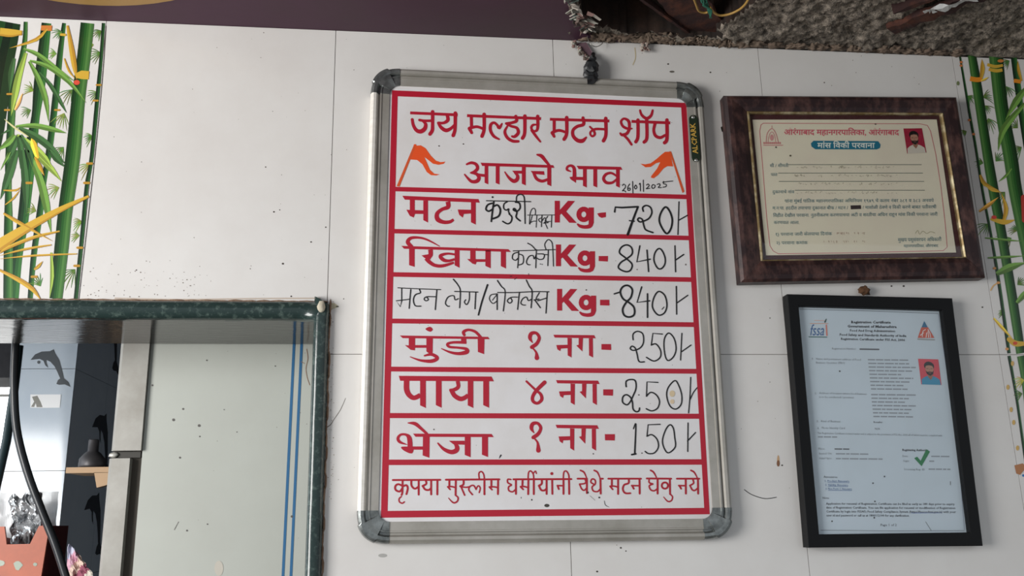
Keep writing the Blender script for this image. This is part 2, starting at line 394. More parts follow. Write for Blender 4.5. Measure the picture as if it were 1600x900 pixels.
for pts, wd in [([(350,455),(200,490),(50,550),(-10,590)],20),([(300,535),(150,560),(-10,600)],14),([(450,588),(200,598),(-10,618)],12),([(-10,680),(100,735),(190,795),(240,860)],28),([(20,350),(120,410),(310,515)],22),([(20,215),(90,215),(120,195)],12),([(30,300),(80,260),(120,205)],10),([(200,680),(225,660),(250,630)],18),([(205,20),(235,80),(260,130)],22)]:
    leaf(P, pts, wd, YE, 8, YD)
for x, y in [(170,172),(200,722),(468,552),(450,658),(525,58),(508,172)]: P.stroke([(x-14,y),(x+14,y)], 14, YD, 6)
P.build('bamboo_print', M_print, tiles[(-1, 0)])
P = Print(0.0001)
stalk(P, [(1579,1588,86),(1586,1596,141),(1595,1603,202),(1604,1612,260),(1625,1634,400),(1648,1658,552)], GD, 1)
for (x, y, a, l) in [(1512,150,0.6,-14),(1536,152,6.0,18),(1538,165,0.9,16),(1544,185,1.2,22),(1572,135,1.2,18),(1510,205,2.6,10),(1536,255,3.4,14),(1556,252,5.4,20),(1590,200,3.9,18),(1545,350,2.4,22),
                     (1580,372,2.6,24),(1590,360,3.4,16),(1590,445,5.6,16),(1570,488,3.2,12),(1577,95,2.6,14),(1596,230,2.6,20),(1570,300,2.3,18)]:
    tuft(P, x, y, a, 7, abs(l), GL, 2)
stalk(P, [(1512,1525,86),(1520,1535,141),(1533,1548,227),(1543,1559,290),(1558,1573,368),(1575,1590,470),(1588,1602,552)], GRr, 3)
stalk(P, [(1545,1567,86),(1554,1575,166),(1568,1590,246),(1576,1597,297),(1590,1612,365),(1612,1634,470),(1628,1652,552)], GRr, 3)
stalk(P, [(1498,1501,86),(1513,1517,178),(1522,1526,227),(1533,1537,297),(1546,1550,365),(1557,1562,434),(1574,1579,552)], GD[:3], 4)
P.set(1490, 80, 4.09)
for pts, wd in [([(460,240),(400,320),(330,440)],46),([(460,330),(370,430),(310,520),(283,640)],42),([(370,750),(330,800),(285,835)],16)]: leaf(P, pts, wd, GL, 5)
P.stroke([(215,85),(265,98),(315,90)], [20,20,16], YE, 6, cap='flat'); P.stroke([(225,115),(270,125),(312,120)], [20,22,20], YE, 6, cap='flat'); P.disc(300, 62, 20, 10, OR, 6)
P.stroke([(105,175),(145,182),(180,180)], [30,30,28], (226,140,40), 6, cap='flat'); leaf(P, [(175,180),(185,110),(180,50)], 30, YE, 5, YD); leaf(P, [(175,190),(200,180),(225,165)], 14, YE, 6)
P.stroke([(385,188),(430,195)], 24, (226,140,40), 6, cap='flat'); leaf(P, [(435,190),(415,120),(410,60)], 20, YE, 5, YD)
leaf(P, [(170,790),(200,850),(290,890)], 26, YE, 6, YD); P.disc(28, 205, 9, 14, (120,132,90), 6)
for x, y in [(48,70),(48,92),(100,440),(128,530)]: P.disc(x, y, 10, 8, (200,120,70), 6)
P.set(1500, 290, 3.33)
leaf(P, [(140,0),(170,20),(215,35)], 22, YE, 6, YD); leaf(P, [(100,135),(150,100),(200,60)], 20, (190,140,60), 6)
P.stroke([(165,175),(230,190),(280,180)], [14,26,6], YE, 6); leaf(P, [(225,190),(240,120),(215,40)], 24, YE, 6, YD); P.disc(177, 165, 14, 10, (206,70,60), 7)
leaf(P, [(130,272),(230,282),(330,290)], 12, GL, 6); leaf(P, [(145,376),(240,372),(340,365)], 14, GL, 6); leaf(P, [(190,460),(260,425),(345,400)], 40, GL, 6)
leaf(P, [(295,610),(330,570),(360,530)], 30, GL, 6); leaf(P, [(175,690),(220,740),(275,800)], 16, YE, 6); P.stroke([(255,800),(290,822),(335,822)], [24,30,20], YE, 6); P.disc(287, 820, 12, 9, (206,80,50), 7)
for x, y in [(180,430),(200,505),(245,850)]: P.disc(x, y, 9, 7, (214,150,90), 6)
P.stroke([(160,545),(175,520),(200,505)], 6, (222,176,110), 6); P.stroke([(330,60),(335,180)], 26, (176,60,50), 6)
P.build('bamboo_print', M_print, tiles[(4, 0)])
P = Print(0.0001)
stalk(P, [(1574,1579,556),(1586,1590,620),(1596,1600,690),(1603,1607,740)], GD[:3], 4)
stalk(P, [(1589,1603,556),(1598,1612,610),(1612,1628,740)], GRr, 3)
tuft(P, 1600, 594, 2.9, 6, 16, (190,180,70), 4); tuft(P, 1597, 615, 2.9, 6, 14, GL, 4)
for x, y in [(1582,568),(1575,605),(1584,660),(1590,700),(1580,640)]: P.disc(x, y, 2.5, 4, (206,170,100), 5)
P.poly([(1585,727),(1598,724),(1604,730),(1594,742),(1588,740)], (176,120,80), 5); P.disc(1599, 743, 2, 2, (60,120,180), 5)
P.build('bamboo_print', M_print, tiles[(4, -1)])
# specks, cracks and stains on the tiling
P = Print(0.0001)
for x, y in [(221,253),(426,174),(415,261),(412,51),(213,422),(178,462),(455,463),(486,378),(437,328),(428,331),(509,355),(391,420),(442,412),(537,467),(516,500),(520,503),(1222,727),(933,893),(970,856),(978,861),(1203,497),(1203,597),(1044,100),(1110,113),(1288,129),(1535,480),(1280,70),(1412,447),(1393,447)]:
    r = random.uniform(0.6, 1.6); P.disc(x, y, r*1.2, r, (70, 62, 56), 1, 8)
for i in range(200):
    x, y = random.uniform(170, 1480), random.uniform(60, 870); r = random.uniform(0.3, 0.8)
    if x < 300 and y > 470: continue
    P.disc(x, y, r, r, (132, 124, 116), 1, 6)
for i in range(70):
    P.disc(random.uniform(130, 330), random.triangular(400, 464, 464), random.uniform(.4, 1.2), random.uniform(.3, .9), (116, 104, 92), 1, 6)
for i in range(60):
    P.disc(random.uniform(512, 522), random.uniform(470, 780), random.uniform(.3, .9), random.uniform(.3, .9), (128, 106, 86), 1, 6)
P.stroke([(506,670),(516,664),(522,655),(532,640),(540,622)], [1.6,1.2,0.9,0.8,0.5], (110, 100, 92), 1)
P.stroke([(1163,765),(1175,773),(1195,779),(1213,777)], 1.2, (40, 38, 36), 1)
P.stroke([(992,75),(993,90),(989,101)], 1.6, (196, 182, 150), 1)
P.poly([(1126,199),(1130,196),(1129,201),(1132,206),(1128,206)], (36, 40, 34), 1)
P.disc(1216, 720, 2, 9, (196, 160, 120), 1); P.disc(1216, 724, 2.5, 5, (132, 92, 64), 2)
P.disc(1050, 112, 4, 1.6, (104, 98, 92), 1); P.disc(598, 868, 7, 3, (170, 168, 164), 1)
P.poly([(512,475),(522,473),(530,479),(518,484),(512,490)], (186, 178, 150), 1); P.disc(527, 479, 2.5, 1.2, (84, 80, 70), 2)
P.stroke([(180,466),(280,468),(400,466.5),(500,466)], 2.2, (190, 176, 162), 1)
P.build('dirt_specks', M_print, wall)['kind'] = 'stuff'

# --- hatch: granite trims, polished underside, side reveal
def bull(a, b, dvec, outv, w_, t, name, parent=None):
    """half-round stone edge from a to b, dvec = width direction, outv = outward"""
    prof = [(0, -0.006), (0, t*0.35), (w_*0.08, t*0.72), (w_*0.25, t*0.95), (w_*0.5, t), (w_*0.75, t*0.95), (w_*0.92, t*0.72), (w_, t*0.35), (w_, -0.006)]
    return prof
def trim_obj(name, A, B, D, Wd, t, miterA=0.0, miterB=0.0):
    A, B, D = Vector(A), Vector(B), Vector(D); L = (B-A).normalized(); N = 44
    prof = bull(0, 0, 0, 0, Wd, t, '')
    g = G(); k = len(prof)
    for i in range(N+1):
        for (u, h) in prof:
            a = A+L*(miterA*u); b = B+L*(miterB*u); p = a+(b-a)*(i/N)+D*u+Vector((0, -h, 0))
            wob = 0.0006*noise.noise(p*60); g.v.append(p+Vector((0, -wob, wob if 0 < u < Wd else wob*0.8)))
    for i in range(N):
        for j in range(k-1): g.f.append((i*k+j, (i+1)*k+j, (i+1)*k+j+1, i*k+j+1)); 
    for i in (0, N): g.f.append(tuple(range(i*k, i*k+k)))
    return g
zs = 0.0424; gt = 0.012
t1 = trim_obj('t', (OX0, 0, ZO+zs+0.0235), (0.300, 0, ZO+zs+0.0235), (0, 0, -1), 0.0235, gt, 0, -0.6).build('trim_1', M_granite, None, True)
t1['kind'] = 'structure'; t1['label'] = 'dark green granite edging along the top of the hatch'
t2 = trim_obj('t', (0.303, 0, ZO+OZ0), (0.303, 0, ZO+zs+0.019), (-1, 0, 0), 0.0185, gt, 0, 0.6).build('trim_2', M_granite, None, True)
t2['kind'] = 'structure'; t2['label'] = 'dark green granite edging down the right of the hatch'
g = G().box((OX0, 0.0, ZO+zs), (0.2849, 0.15, ZO+OZ1)); o = g.build('trim_3', M_soffit); o['kind'] = 'structure'; o['label'] = 'polished stone underside of the hatch'
g = G().box((0.2851, 0.0, ZO+OZ0), (OX1, 0.15, ZO+OZ1)); o = g.build('trim_4', M_granite); o['kind'] = 'structure'
g = G().box((OX0-0.1, -0.05, ZO+OZ0-0.03), (0.2849, 0.15, ZO+OZ0+0.0)); o = g.build('trim_5', M_granite); o['kind'] = 'structure'
# brown grout smeared along the outer edges of the granite
g = G()
for i in range(60):
    z = ZO+0.06-i*0.0165; g.blob((0.3040+random.uniform(-.001, .001), -0.0008, z), (0.0016, 0.0022, 0.011), 0.3, 2, 1, None, i)
for i in range(36):
    x = -0.32+i*0.0175; g.blob((x, -0.0008, ZO+zs+0.0245), (0.011, 0.002, 0.0012+0.001*random.random()), 0.3, 2, 1, None, i)
g.build('grout_smear', mat('brown_grout', (120, 92, 74), 0.95, noise_=((150, 128, 108), 80, 0.4, 0.7), bump=(150, 1)), wall)['kind'] = 'stuff'
g = G(); p = at(503, 478, -0.012)
g.blob(p+Vector((-.001,0,-.001)), (0.0045, 0.003, 0.008), 0.3, 2, 2, None, 3); g.build('mortar_dab', mat('pale_mortar', (196, 188, 168), 0.9, bump=(80, .6)), wall, True)

# --- ceiling: purple painted part, broken concrete part
def cz(px, py): return atz(px, py, ZT)
zc = ZO+ZT
edge = [cz(893, -8), cz(898, 15), cz(905, 38), cz(911, 52), cz(930, 60), cz(952, 62), cz(977, 66)]
edge = [Vector((p.x, p.y, zc)) for p in edge]
ring_ = [Vector((XA, 0.0, zc)), Vector((XA, -0.95, zc)), Vector((edge[0].x, -0.95, zc))]+edge+[Vector((edge[-1].x+0.004, 0.0, zc))]
g = G().prism([p.copy() for p in ring_], [p+Vector((0, 0, 0.012)) for p in ring_]); o = g.build('ceiling', M_purple); o['kind'] = 'structure'
o['label'] = 'purple painted ceiling with a torn edge'
# gold painted curve on the purple ceiling
g = G(); p0 = cz(155, 8); pl_, pr_ = cz(60, 0), cz(250, 0)
hd = abs(pr_.x-pl_.x)/2; dy = p0.y-(pl_.y+pr_.y)/2; R_ = (hd*hd+dy*dy)/(2*dy); c0 = Vector((p0.x, p0.y-R_, zc-0.0006))
for i in range(64):
    a = 2*math.pi*i/64; g.v += [c0+Vector((R_*math.cos(a), R_*math.sin(a), 0)), c0+Vector(((R_-.03)*math.cos(a), (R_-.03)*math.sin(a), 0))]
for i in range(64):
    k = (i+1) % 64; g.f.append((2*i, 2*i+1, 2*k+1, 2*k)); g.c.append(None)
print('band radius', R_, 'centre', c0)
g.build('painted_band', mat('gold_paint', (168, 130, 72), 0.5), o)
# concrete underside: displaced grid with a hollow
hollow = [cz(903, -40), cz(912, 40), cz(930, 46), cz(985, 57), cz(1075, 61), cz(1130, 62), cz(1118, 50), cz(1150, 30), cz(1190, -2), cz(1230, -40)]
def inside(x, y, poly):
    c = False; n = len(poly); j = n-1
    for i in range(n):
        xi, yi, xj, yj = poly[i].x, poly[i].y, poly[j].x, poly[j].y
        if (yi > y) != (yj > y) and x < (xj-xi)*(y-yi)/(yj-yi)+xi: c = not c
        j = i
    return c
g = G(); nx, ny = 420, 84; xa, xb, ya, yb = edge[2].x-0.02, XB, -0.30, -0.0005
for j in range(ny+1):
    for i in range(nx+1):
        x = xa+(xb-xa)*i/nx; y = ya+(yb-ya)*j/ny; v = Vector((x, y, 0))
        z = 0.006+0.008*noise.noise(v*22)+0.006*noise.noise(v*70)+0.005*noise.noise(v*170)+0.003*noise.noise(v*330)
        if y > -0.006: z = 0.0015+0.0035*noise.noise(v*60)
        if inside(x, y, hollow): z += 0.2+0.01*noise.noise(v*15)
        g.v.append(Vector((x, y, zc+z)))
for j in range(ny):
    for i in range(nx): g.f.append((j*(nx+1)+i, (j+1)*(nx+1)+i, (j+1)*(nx+1)+i+1, j*(nx+1)+i+1))
g.c = []
conc = g.build('concrete_ceiling', M_concrete, None, True); conc.data.materials.append(mat('shaded_hollow', (40, 32, 28), 0.95, noise_=((66, 46, 36), 20, .45, .75), bump=(60, .8)))  # dark brown second slot paints the recess shade onto the hollow's faces
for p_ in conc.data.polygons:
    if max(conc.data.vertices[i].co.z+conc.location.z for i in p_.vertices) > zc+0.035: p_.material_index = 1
conc['kind'] = 'structure'; conc['label'] = 'rough broken concrete ceiling over the certificates'
g = G().box((xa, -0.95, zc), (XB, -0.30, zc+0.05)); g.build('concrete_flat', M_concrete, conc)
g = G().box((XA, -0.95, zc+0.30), (XB, 2.0, zc+0.36)); o = g.build('light_blocking_slab', M_darkwall); o['kind'] = 'structure'  # unseen slab added to block light from above
# mortar crumbs along the edge of the tiles, under the hollow
g = G()
x = at(912, 66).x
while x < at(1500, 88).x:
    big = x < at(1180, 77).x; w_ = random.uniform(0.004, 0.013)
    g.blob((x, -0.004-random.random()*0.003, zc+(0.006 if big else 0.002)), (w_, random.uniform(.005, .009), random.uniform(.005, .008) if big else .003), 0.7, 2.6, 3, None, x*40)
    x += w_*(0.8 if big else 2.0)
g.build('mortar_ledge', M_mortar, conc, True)['kind'] = 'stuff'
# ---- things up there
def bar3(name, a, b, wd, th, m, parent=None, roughen=0.0):
    """flat bar between world points a, b (centre line of the lower face), width wd, thickness th"""
    a, b = Vector(a), Vector(b); L = (b-a); n = 14; s = L.cross(Vector((0, 0, 1))).normalized()
    g = G()
    for i in range(n+1):
        p = a+L*(i/n)
        for (u, h) in ((-1, 0), (1, 0), (1, 1), (-1, 1)):
            r = roughen*noise.noise(p*70+Vector((u*3, h, 0))); g.v.append(p+s*(u*wd/2+r)+Vector((0, 0, h*th+r*0.6)))
    for i in range(n):
        for j in range(4):
            j2 = (j+1) % 4; g.f.append((i*4+j, (i+1)*4+j, (i+1)*4+j2, i*4+j2))
    g.f.append((0, 1, 2, 3)); g.f.append((n*4+3, n*4+2, n*4+1, n*4)); g.c = []
    return g.build(name, m, parent)
pa, pb = atz(1020, -25, ZT+0.018), atz(1105, 55, ZT+0.018)
pl = empty('rusted_plate', (pa+pb)/2, 'flat rust brown iron plate lying slantwise in the ceiling hollow', 'metal plate')
bar3('plate', atz(1045, -25, ZT+0.014), atz(1112, 56, ZT+0.014), 0.055, 0.004, M_rust, pl, 0.003)
bar3('lip', atz(988, -10, ZT+0.010), atz(1086, 60, ZT+0.010), 0.004, 0.009, M_rust, pl, 0.001)
r = empty('rusted_bar', atz(1450, 25, ZT), 'rusty iron strip with flaking white paint in the concrete at right', 'metal bar')
bar3('strip', atz(1392, 49, ZT-0.004), atz(1540, -8, ZT-0.010), 0.024, 0.008, M_rust, r, 0.006)
bar3('upper_edge', atz(1397, 22, ZT-0.003), atz(1470, -6, ZT-0.006), 0.007, 0.012, M_rust, r, 0.003)
bar3('white_flake', atz(1445, 22, ZT-0.0065), atz(1525, -3, ZT-0.0125), 0.010, 0.002, mat('flaking_white', (190, 192, 192), 0.8, noise_=((120, 110, 104), 60, .45, .7)), r, 0.006)
def px_curve(pts, z): return [atz(x, y, z) for x, y in pts]
wy = mat('yellow_wire', (176, 138, 70), 0.5); wg = mat('green_twine', (36, 110, 88), 0.6)
g = G().tube(crom(px_curve([(1082,-8),(1088,8),(1092,17),(1100,20),(1106,19)], ZT-0.002), 4), 0.0016, 6)
o = g.build('yellow_wire', wy, None, True); tag(o, 'short hooked piece of yellow wire hanging from the rusted plate', 'wire')
g = G().tube(crom(px_curve([(1109,11),(1115,19),(1125,24),(1140,22),(1155,15),(1165,6),(1172,-6)], ZT-0.004), 4), 0.0017, 6)
o = g.build('yellow_wire', wy, None, True); tag(o, 'longer bowed yellow wire sagging under the concrete', 'wire')
g = G()
for i in range(5):
    q = [(1092+random.uniform(0, 10), -6), (1098+random.uniform(-6, 8), 3), (1102+random.uniform(-6, 6), 8), (1106+i*1.5, 16), (1110+random.uniform(-2, 3), 28)]
    g.tube(crom(px_curve(q, ZT-0.003-i*0.0006), 3), 0.0010, 5)
o = g.build('green_twine', wg, None, True); tag(o, 'tangle of green twine knotted beside the yellow wires', 'twine')
# torn ceiling edge: crumpled flakes
g = G()
pal = [lin((150, 148, 138)), lin((96, 84, 76)), lin((178, 170, 160)), lin((72, 84, 78)), lin((126, 98, 92)), lin((60, 52, 48))]
for i in range(46):
    t = random.random(); px_ = 888+30*t+random.uniform(-8, 8); py_ = -6+60*t+random.uniform(-5, 4)
    c = atz(px_, py_, ZT-random.uniform(0, 0.012)); a = Vector((random.uniform(-1, 1), random.uniform(-1, 1), random.uniform(-.6, .6))).normalized()*random.uniform(.003, .009)
    b = Vector((random.uniform(-1, 1), random.uniform(-1, 1), random.uniform(-1, 1))).normalized()*random.uniform(.001, .004); n_ = a.cross(b).normalized()*0.0012
    q = [c-a-b, c+a-b*0.6, c+a*0.7+b, c-a*0.8+b*1.2]; g.prism(q, [p+n_ for p in q], pal[i % 6])
for i in range(16):
    px_ = 915+random.uniform(-8, 22); py_ = 30+random.uniform(-8, 18)
    c = atz(px_, py_, ZT-random.uniform(0, 0.010)); a = Vector((1, random.uniform(-.5, .5), -0.5)).normalized()*random.uniform(.004, .009)
    b = Vector((random.uniform(-1, 1), 1, random.uniform(-1, 1))).normalized()*random.uniform(.001, .003); n_ = a.cross(b).normalized()*0.0012
    q = [c-a-b, c+a-b*0.6, c+a*0.7+b, c-a*0.8+b*1.2]; g.prism(q, [p+n_ for p in q], pal[(i*5) % 3 if i % 2 else 4])
o = g.build('torn_flakes', M_paint); tag(o, 'ragged clump of torn plaster and foil flakes at the edge of the purple ceiling', 'debris')
g = G(); q = [at(900, 68, -.003), at(916, 66, -.004), at(926, 82, -.006), at(930, 93, -.006), at(921, 94, -.006), at(908, 84, -.005)]
g.prism(q, [p+Vector((0, 0.002, 0)) for p in q], lin((100, 76, 84)))
for i in range(34):
    t = random.random(); c = at(896+26*t+random.uniform(-5, 3), 66+26*t+random.uniform(-4, 4), -0.004-random.random()*0.004)
    g.blob(c, (random.uniform(.001, .0035),)*3, 0.4, 2, 1, pal[(0, 2, 4, 1)[i % 4]], i)
o = g.build('hanging_scrap', M_paint); tag(o, 'torn purple scrap with plaster crumbs hanging above the black knot', 'debris')
g = G().tube(crom([at(918, 55, -.012), at(919, 62, -.016), at(924, 70, -.018), at(932, 73, -.014), at(940, 69, -.008), at(943, 64, -.003)], 5), 0.0006, 6)
o = g.build('wire_loop', mat('bare_wire', (170, 168, 162), 0.3, 0.8), None, True); tag(o, 'thin bright wire looped under the torn plaster', 'wire')
g = G(); c = at(924, 106, -0.016)
for (px_, py_, rr) in ((926, 92, .005), (924, 100, .0085), (923, 108, .0105), (923, 116, .010), (925, 122, .0095)):
    g.blob(at(px_, py_, -0.014), (rr, rr*0.8, rr*0.95), 0.45, 1.6, 2, None, px_+py_)
o = g.build('tape_knot', M_dark); tag(o, 'black tape knot holding the price board at its top edge', 'hanger')
g = G(); g.tube([at(927, 84, -.006), at(926, 95, -.010), at(925, 105, -.014)], 0.003, 8)
g.build('strap', M_dark, o, True)
g = G()
for i in range(24): g.blob(at(1008+random.uniform(-7, 7), 72+random.uniform(-6, 6), -0.004-random.random()*.004), (random.uniform(.001, .003),)*3, .4, 2, 1, [lin((150, 132, 124)), lin((108, 82, 74)), lin((176, 164, 152))][i % 3], i)
o = g.build('plaster_crumbs', M_paint); tag(o, 'small round cluster of pinkish plaster crumbs at the top of the tiles', 'debris')
g = G(); g.blob(at(1351, 454, -.006), (.008, .005, .0055), .45, 2, 3, None, 4); g.tube([at(1351, 450, -.006), at(1351, 446, -.006)], [.002, .0006], 6)
o = g.build('nail_head', mat('rust_mud', (88, 60, 38), .9, bump=(120, 1)), None, True); tag(o, 'rusty muddy nail above the black framed certificate', 'nail')

# ------------------------------------------------------------------ price board
BX, BZ, BW, BH, BA = 0.349449, 0.389098+ZO, 0.459640, 0.617481, -0.0107661
ca, sa = math.cos(BA), math.sin(BA)
def B(u, v, h): return Vector((BX+u*ca+v*sa, -h, BZ+u*sa-v*ca))
board = empty('price_board', B(BW/2, BH, 0), 'aluminium framed white price board with red lettering and handwritten black prices', 'board')
prof = [(0, .001), (0, .009), (.0015, .0135), (.0045, .0155), (.008, .0150), (.0098, .0125), (.0102, .0098), (.0128, .0098), (.0132, .0138), (.0150, .0138), (.0153, .0128), (.0252, .0122), (.0256, .0100)]
CL = 0.0385
def side(a, b, m, name, prof=prof):
    """a, b: functions d -> (u, v)"""
    g = G(); n = len(prof); N = 1
    for e_ in (a, b):
        for d, h in prof: u, v = e_(d); g.v.append(B(u, v, h))
    for j in range(n-1): g.f.append((j, j+1, n+j+1, n+j))
    g.f.append(tuple(range(n))); g.f.append(tuple(reversed(range(n, 2*n)))); g.c = []
    o = g.build(name, m, board); return o
side(lambda d: (CL, d), lambda d: (BW-CL, d), M_alu2, 'frame_rail'); side(lambda d: (BW-CL, BH-d), lambda d: (CL, BH-d), M_alu2, 'frame_rail')
side(lambda d: (d, BH-CL), lambda d: (d, CL), M_alu_lit, 'outer_rim', prof[:7]); side(lambda d: (d, BH-CL), lambda d: (d, CL), M_alu2, 'frame_rail', prof[6:]); side(lambda d: (BW-d, CL), lambda d: (BW-d, BH-CL), M_alu2, 'frame_rail')
cprof = [(d, h+0.0009) for d, h in prof]
for (cu_, cv_, a0) in ((CL, CL, math.pi), (BW-CL, CL, 1.5*math.pi), (BW-CL, BH-CL, 0), (CL, BH-CL, .5*math.pi)):
    g = G(); N = 28; n = len(cprof)
    for i in range(N+1):
        a = a0+i/N*math.pi/2
        for d, h in cprof:
            t_ = i/N; mid = 0.28 < t_ < 0.72
            rr = CL-d; sq = 1+0.05*math.sin(2*(a-a0))**2 if d < .02 else 1
            if mid and d < .012: rr += 0.0016; h = max(h, 0.0165-0.25*abs(d-.006)) if d > .001 else h
            elif mid and d < .02: h = 0.0155
            g.v.append(B(cu_+rr*sq*math.cos(a), cv_+rr*sq*math.sin(a), h))
    for i in range(N):
        for j in range(n-1): g.f.append((i*n+j, i*n+j+1, (i+1)*n+j+1, (i+1)*n+j))
    g.f.append(tuple(range(n))); g.f.append(tuple(reversed(range(N*n, N*n+n)))); g.c = []
    g.build('corner_cap', M_chrome, board)
g = G(); q = [(.031, .0250), (BW-.031, .0250), (BW-.0250, .031), (BW-.0250, BH-.031), (BW-.031, BH-.0250), (.031, BH-.0250), (.0250, BH-.031), (.0250, .031)]
g.prism([B(u, v, .0108) for u, v in q], [B(u, v, .002) for u, v in q]); g.build('panel', M_panel, board)
RED = (178, 24, 48); RD = (178, 24, 48)
H = 0.0109
P = Print(H)
TL, TR, BR, BL = (612.5, 141), (1072.4, 160.8), (1109, 803.5), (595, 809)
tl, tr, br, bl = (621.4, 150.5), (1064.3, 168), (1100.3, 793.5), (605.6, 798.3)
for a, b, c, d in ((TL, TR, tr, tl), (TR, BR, br, tr), (BR, BL, bl, br), (BL, TL, tl, bl)): P.poly([a, b, c, d], RD, 1)
for (ly, ry, w_) in ((295.2, 307.8, 7), (361, 372, 7), (428.7, 437, 7.2), (501.4, 507.3, 7.4), (576.6, 580.2, 7.6), (649.3, 650.4, 8), (722.4, 721.8, 8.6)):
    tL = (ly-141)/(809-141); xl = 612.5+(595-612.5)*tL+3; xr = 1072.4+(1109-1072.4)*((ry-160.8)/642.7)-3
    P.poly([(xl, ly-w_/2), (xr, ry-w_/2), (xr, ry+w_/2), (xl, ly+w_/2)], RD, 2)
P.build('ruled_border', M_vinyl, board)
WF = 1.13
def S(P, pts, w_, col=RD, **k): P.stroke(pts, [q*WF for q in w_] if isinstance(w_, list) else w_*WF, col, 2, **k)
def Q(P, *pts): P.poly([tuple(p) for p in pts], RD, 2)
def vrt(P, xa, xb, y0, y1, cut=20, dx=0): Q(P, (xa, y0), (xb, y0), (xb+dx, y1), (xa+dx, y1-cut))
# ---- heading line 1
P = Print(H).set(600, 160, 6)
S(P, [(245,98),(690,117)], 24, cap='flat'); S(P, [(455,88),(455,200),(452,262),(430,297)], [30,28,30,30])
S(P, [(264,160),(275,215),(305,262),(345,272),(382,245),(388,200),(350,170)], [24,26,30,36,34,26,10]); S(P, [(332,165),(375,172),(440,172)], 22)
S(P, [(592,120),(598,165),(560,192),(510,192)], [26,30,24,22]); S(P, [(508,192),(535,235),(580,262),(625,245),(655,215)], [22,28,32,26,20]); S(P, [(668,100),(665,250),(648,310)], [30,28,30])
S(P, [(778,124),(1472,152)], 24, cap='flat'); S(P, [(818,130),(820,225)], 26); S(P, [(800,242),(870,228),(935,250)], [26,24,22]); S(P, [(800,245),(822,285)], [30,24])
S(P, [(938,112),(938,250),(918,317)], [30,28,30])
S(P, [(1105,200),(1080,238),(1060,212),(1030,190),(1000,210),(998,265),(1030,318),(1078,345)], [14,28,22,22,26,26,24,16])
S(P, [(1235,130),(1242,172),(1200,190),(1145,198)], [26,28,24,22]); S(P, [(1145,200),(1190,222),(1245,240),(1258,285),(1225,320),(1200,318)], [18,22,24,28,26,18])
S(P, [(1155,225),(1132,275),(1155,330),(1205,362),(1258,365)], [16,24,26,26,22]); S(P, [(1320,128),(1318,285),(1298,335)], [30,28,30])
S(P, [(1440,130),(1442,215),(1432,262),(1400,268),(1380,240),(1395,212),(1432,208)], [28,26,22,18,20,20,14]); S(P, [(1385,262),(1425,318),(1465,368)], [24,22,16])
P.set(840, 160, 6)
S(P, [(115,158),(672,174)], 24, cap='flat'); S(P, [(155,165),(155,268)], 26); S(P, [(137,282),(200,262),(268,282)], [26,24,22]); S(P, [(137,285),(155,320)], [30,22]); S(P, [(272,142),(272,290),(248,345)], [30,28,30])
S(P, [(425,145),(430,205),(372,225),(332,260),(332,312),(372,355),(420,360),(455,328)], [26,28,26,26,28,32,34,16])
S(P, [(490,228),(525,265),(535,300),(512,318),(494,298),(500,272),(545,250),(632,252)], [16,20,20,18,18,18,22,20]); S(P, [(638,150),(640,300),(617,360)], [30,28,30])
S(P, [(860,245),(855,180),(812,152),(782,178),(798,222),(840,245),(882,245)], [24,26,20,20,22,22,14]); S(P, [(860,248),(838,290),(795,305),(775,290)], [26,26,26,18]); S(P, [(812,312),(845,345),(880,395)], [20,22,20])
S(P, [(880,178),(1243,192)], 24, cap='flat'); S(P, [(940,165),(940,320),(920,370)], [28,28,28]); S(P, [(1022,160),(1024,330),(998,372)], [28,28,28])
S(P, [(960,75),(976,118),(1020,150),(1062,125),(1078,75)], [18,22,26,24,18])
S(P, [(1100,200),(1088,260),(1105,312),(1150,330),(1192,308)], [26,24,26,26,22]); S(P, [(1212,165),(1212,340),(1190,378)], [30,30,30])
P.build('heading_lettering', M_vinyl, board, True)
# ---- flags
FO = (232, 84, 34)
P = Print(H).set(600, 160, 6)
P.poly([(283,400),(300,406),(345,402),(390,430),(440,500),(485,545),(530,560),(575,555),(560,575),(510,585),(460,575),(415,540),(378,512),(400,560),(430,630),(470,668),(522,675),(490,685),(440,682),(400,652),(360,580),(310,540),(248,535)], FO, 2)
P.poly([(280,398),(300,400),(145,790),(118,785)], (214, 88, 44), 3); P.disc(291, 400, 13, 9, FO, 3)
P.set(840, 160, 6)
P.poly([(1240,462),(1195,463),(1160,490),(1115,530),(1060,570),(1010,580),(965,575),(1010,608),(1060,605),(1110,570),(1150,560),(1120,620),(1065,690),(1062,705),(1088,712),(1130,680),(1180,620),(1215,598),(1270,600)], FO, 2)
P.poly([(1235,458),(1252,460),(1377,835),(1358,850)], (214, 88, 44), 3)
P.build('orange_flag', M_vinyl, board, True)
# ---- line 2
P = Print(H).set(600, 160, 6)
Q(P, (905,565), (1585,588), (1598,614), (920,596))
S(P, [(775,580),(818,566),(862,580),(876,618),(850,648),(812,660)], [16,24,26,28,26,14]); S(P, [(815,660),(868,672),(890,705),(870,738),(815,738),(755,675)], [16,26,30,32,26,12]); S(P, [(875,678),(960,688)], 24)
vrt(P, 943, 977, 585, 768, 14); vrt(P, 1047, 1083, 590, 770, 14); S(P, [(1132,652),(1170,705),(1215,738),(1248,720),(1250,685),(1225,660)], [10,22,32,32,26,14]); Q(P, (1200,640), (1292,640), (1292,668), (1225,668)); vrt(P, 1292, 1328, 600, 778, 16)
Q(P, (1375,642), (1500,645), (1505,680), (1395,670)); S(P, [(1405,665),(1430,715),(1480,738),(1535,722)], [24,26,26,22]); vrt(P, 1530, 1568, 600, 786, 16)
S(P, [(1435,490),(1475,502),(1512,545),(1550,592)], [14,30,26,20])
P.set(840, 160, 6)
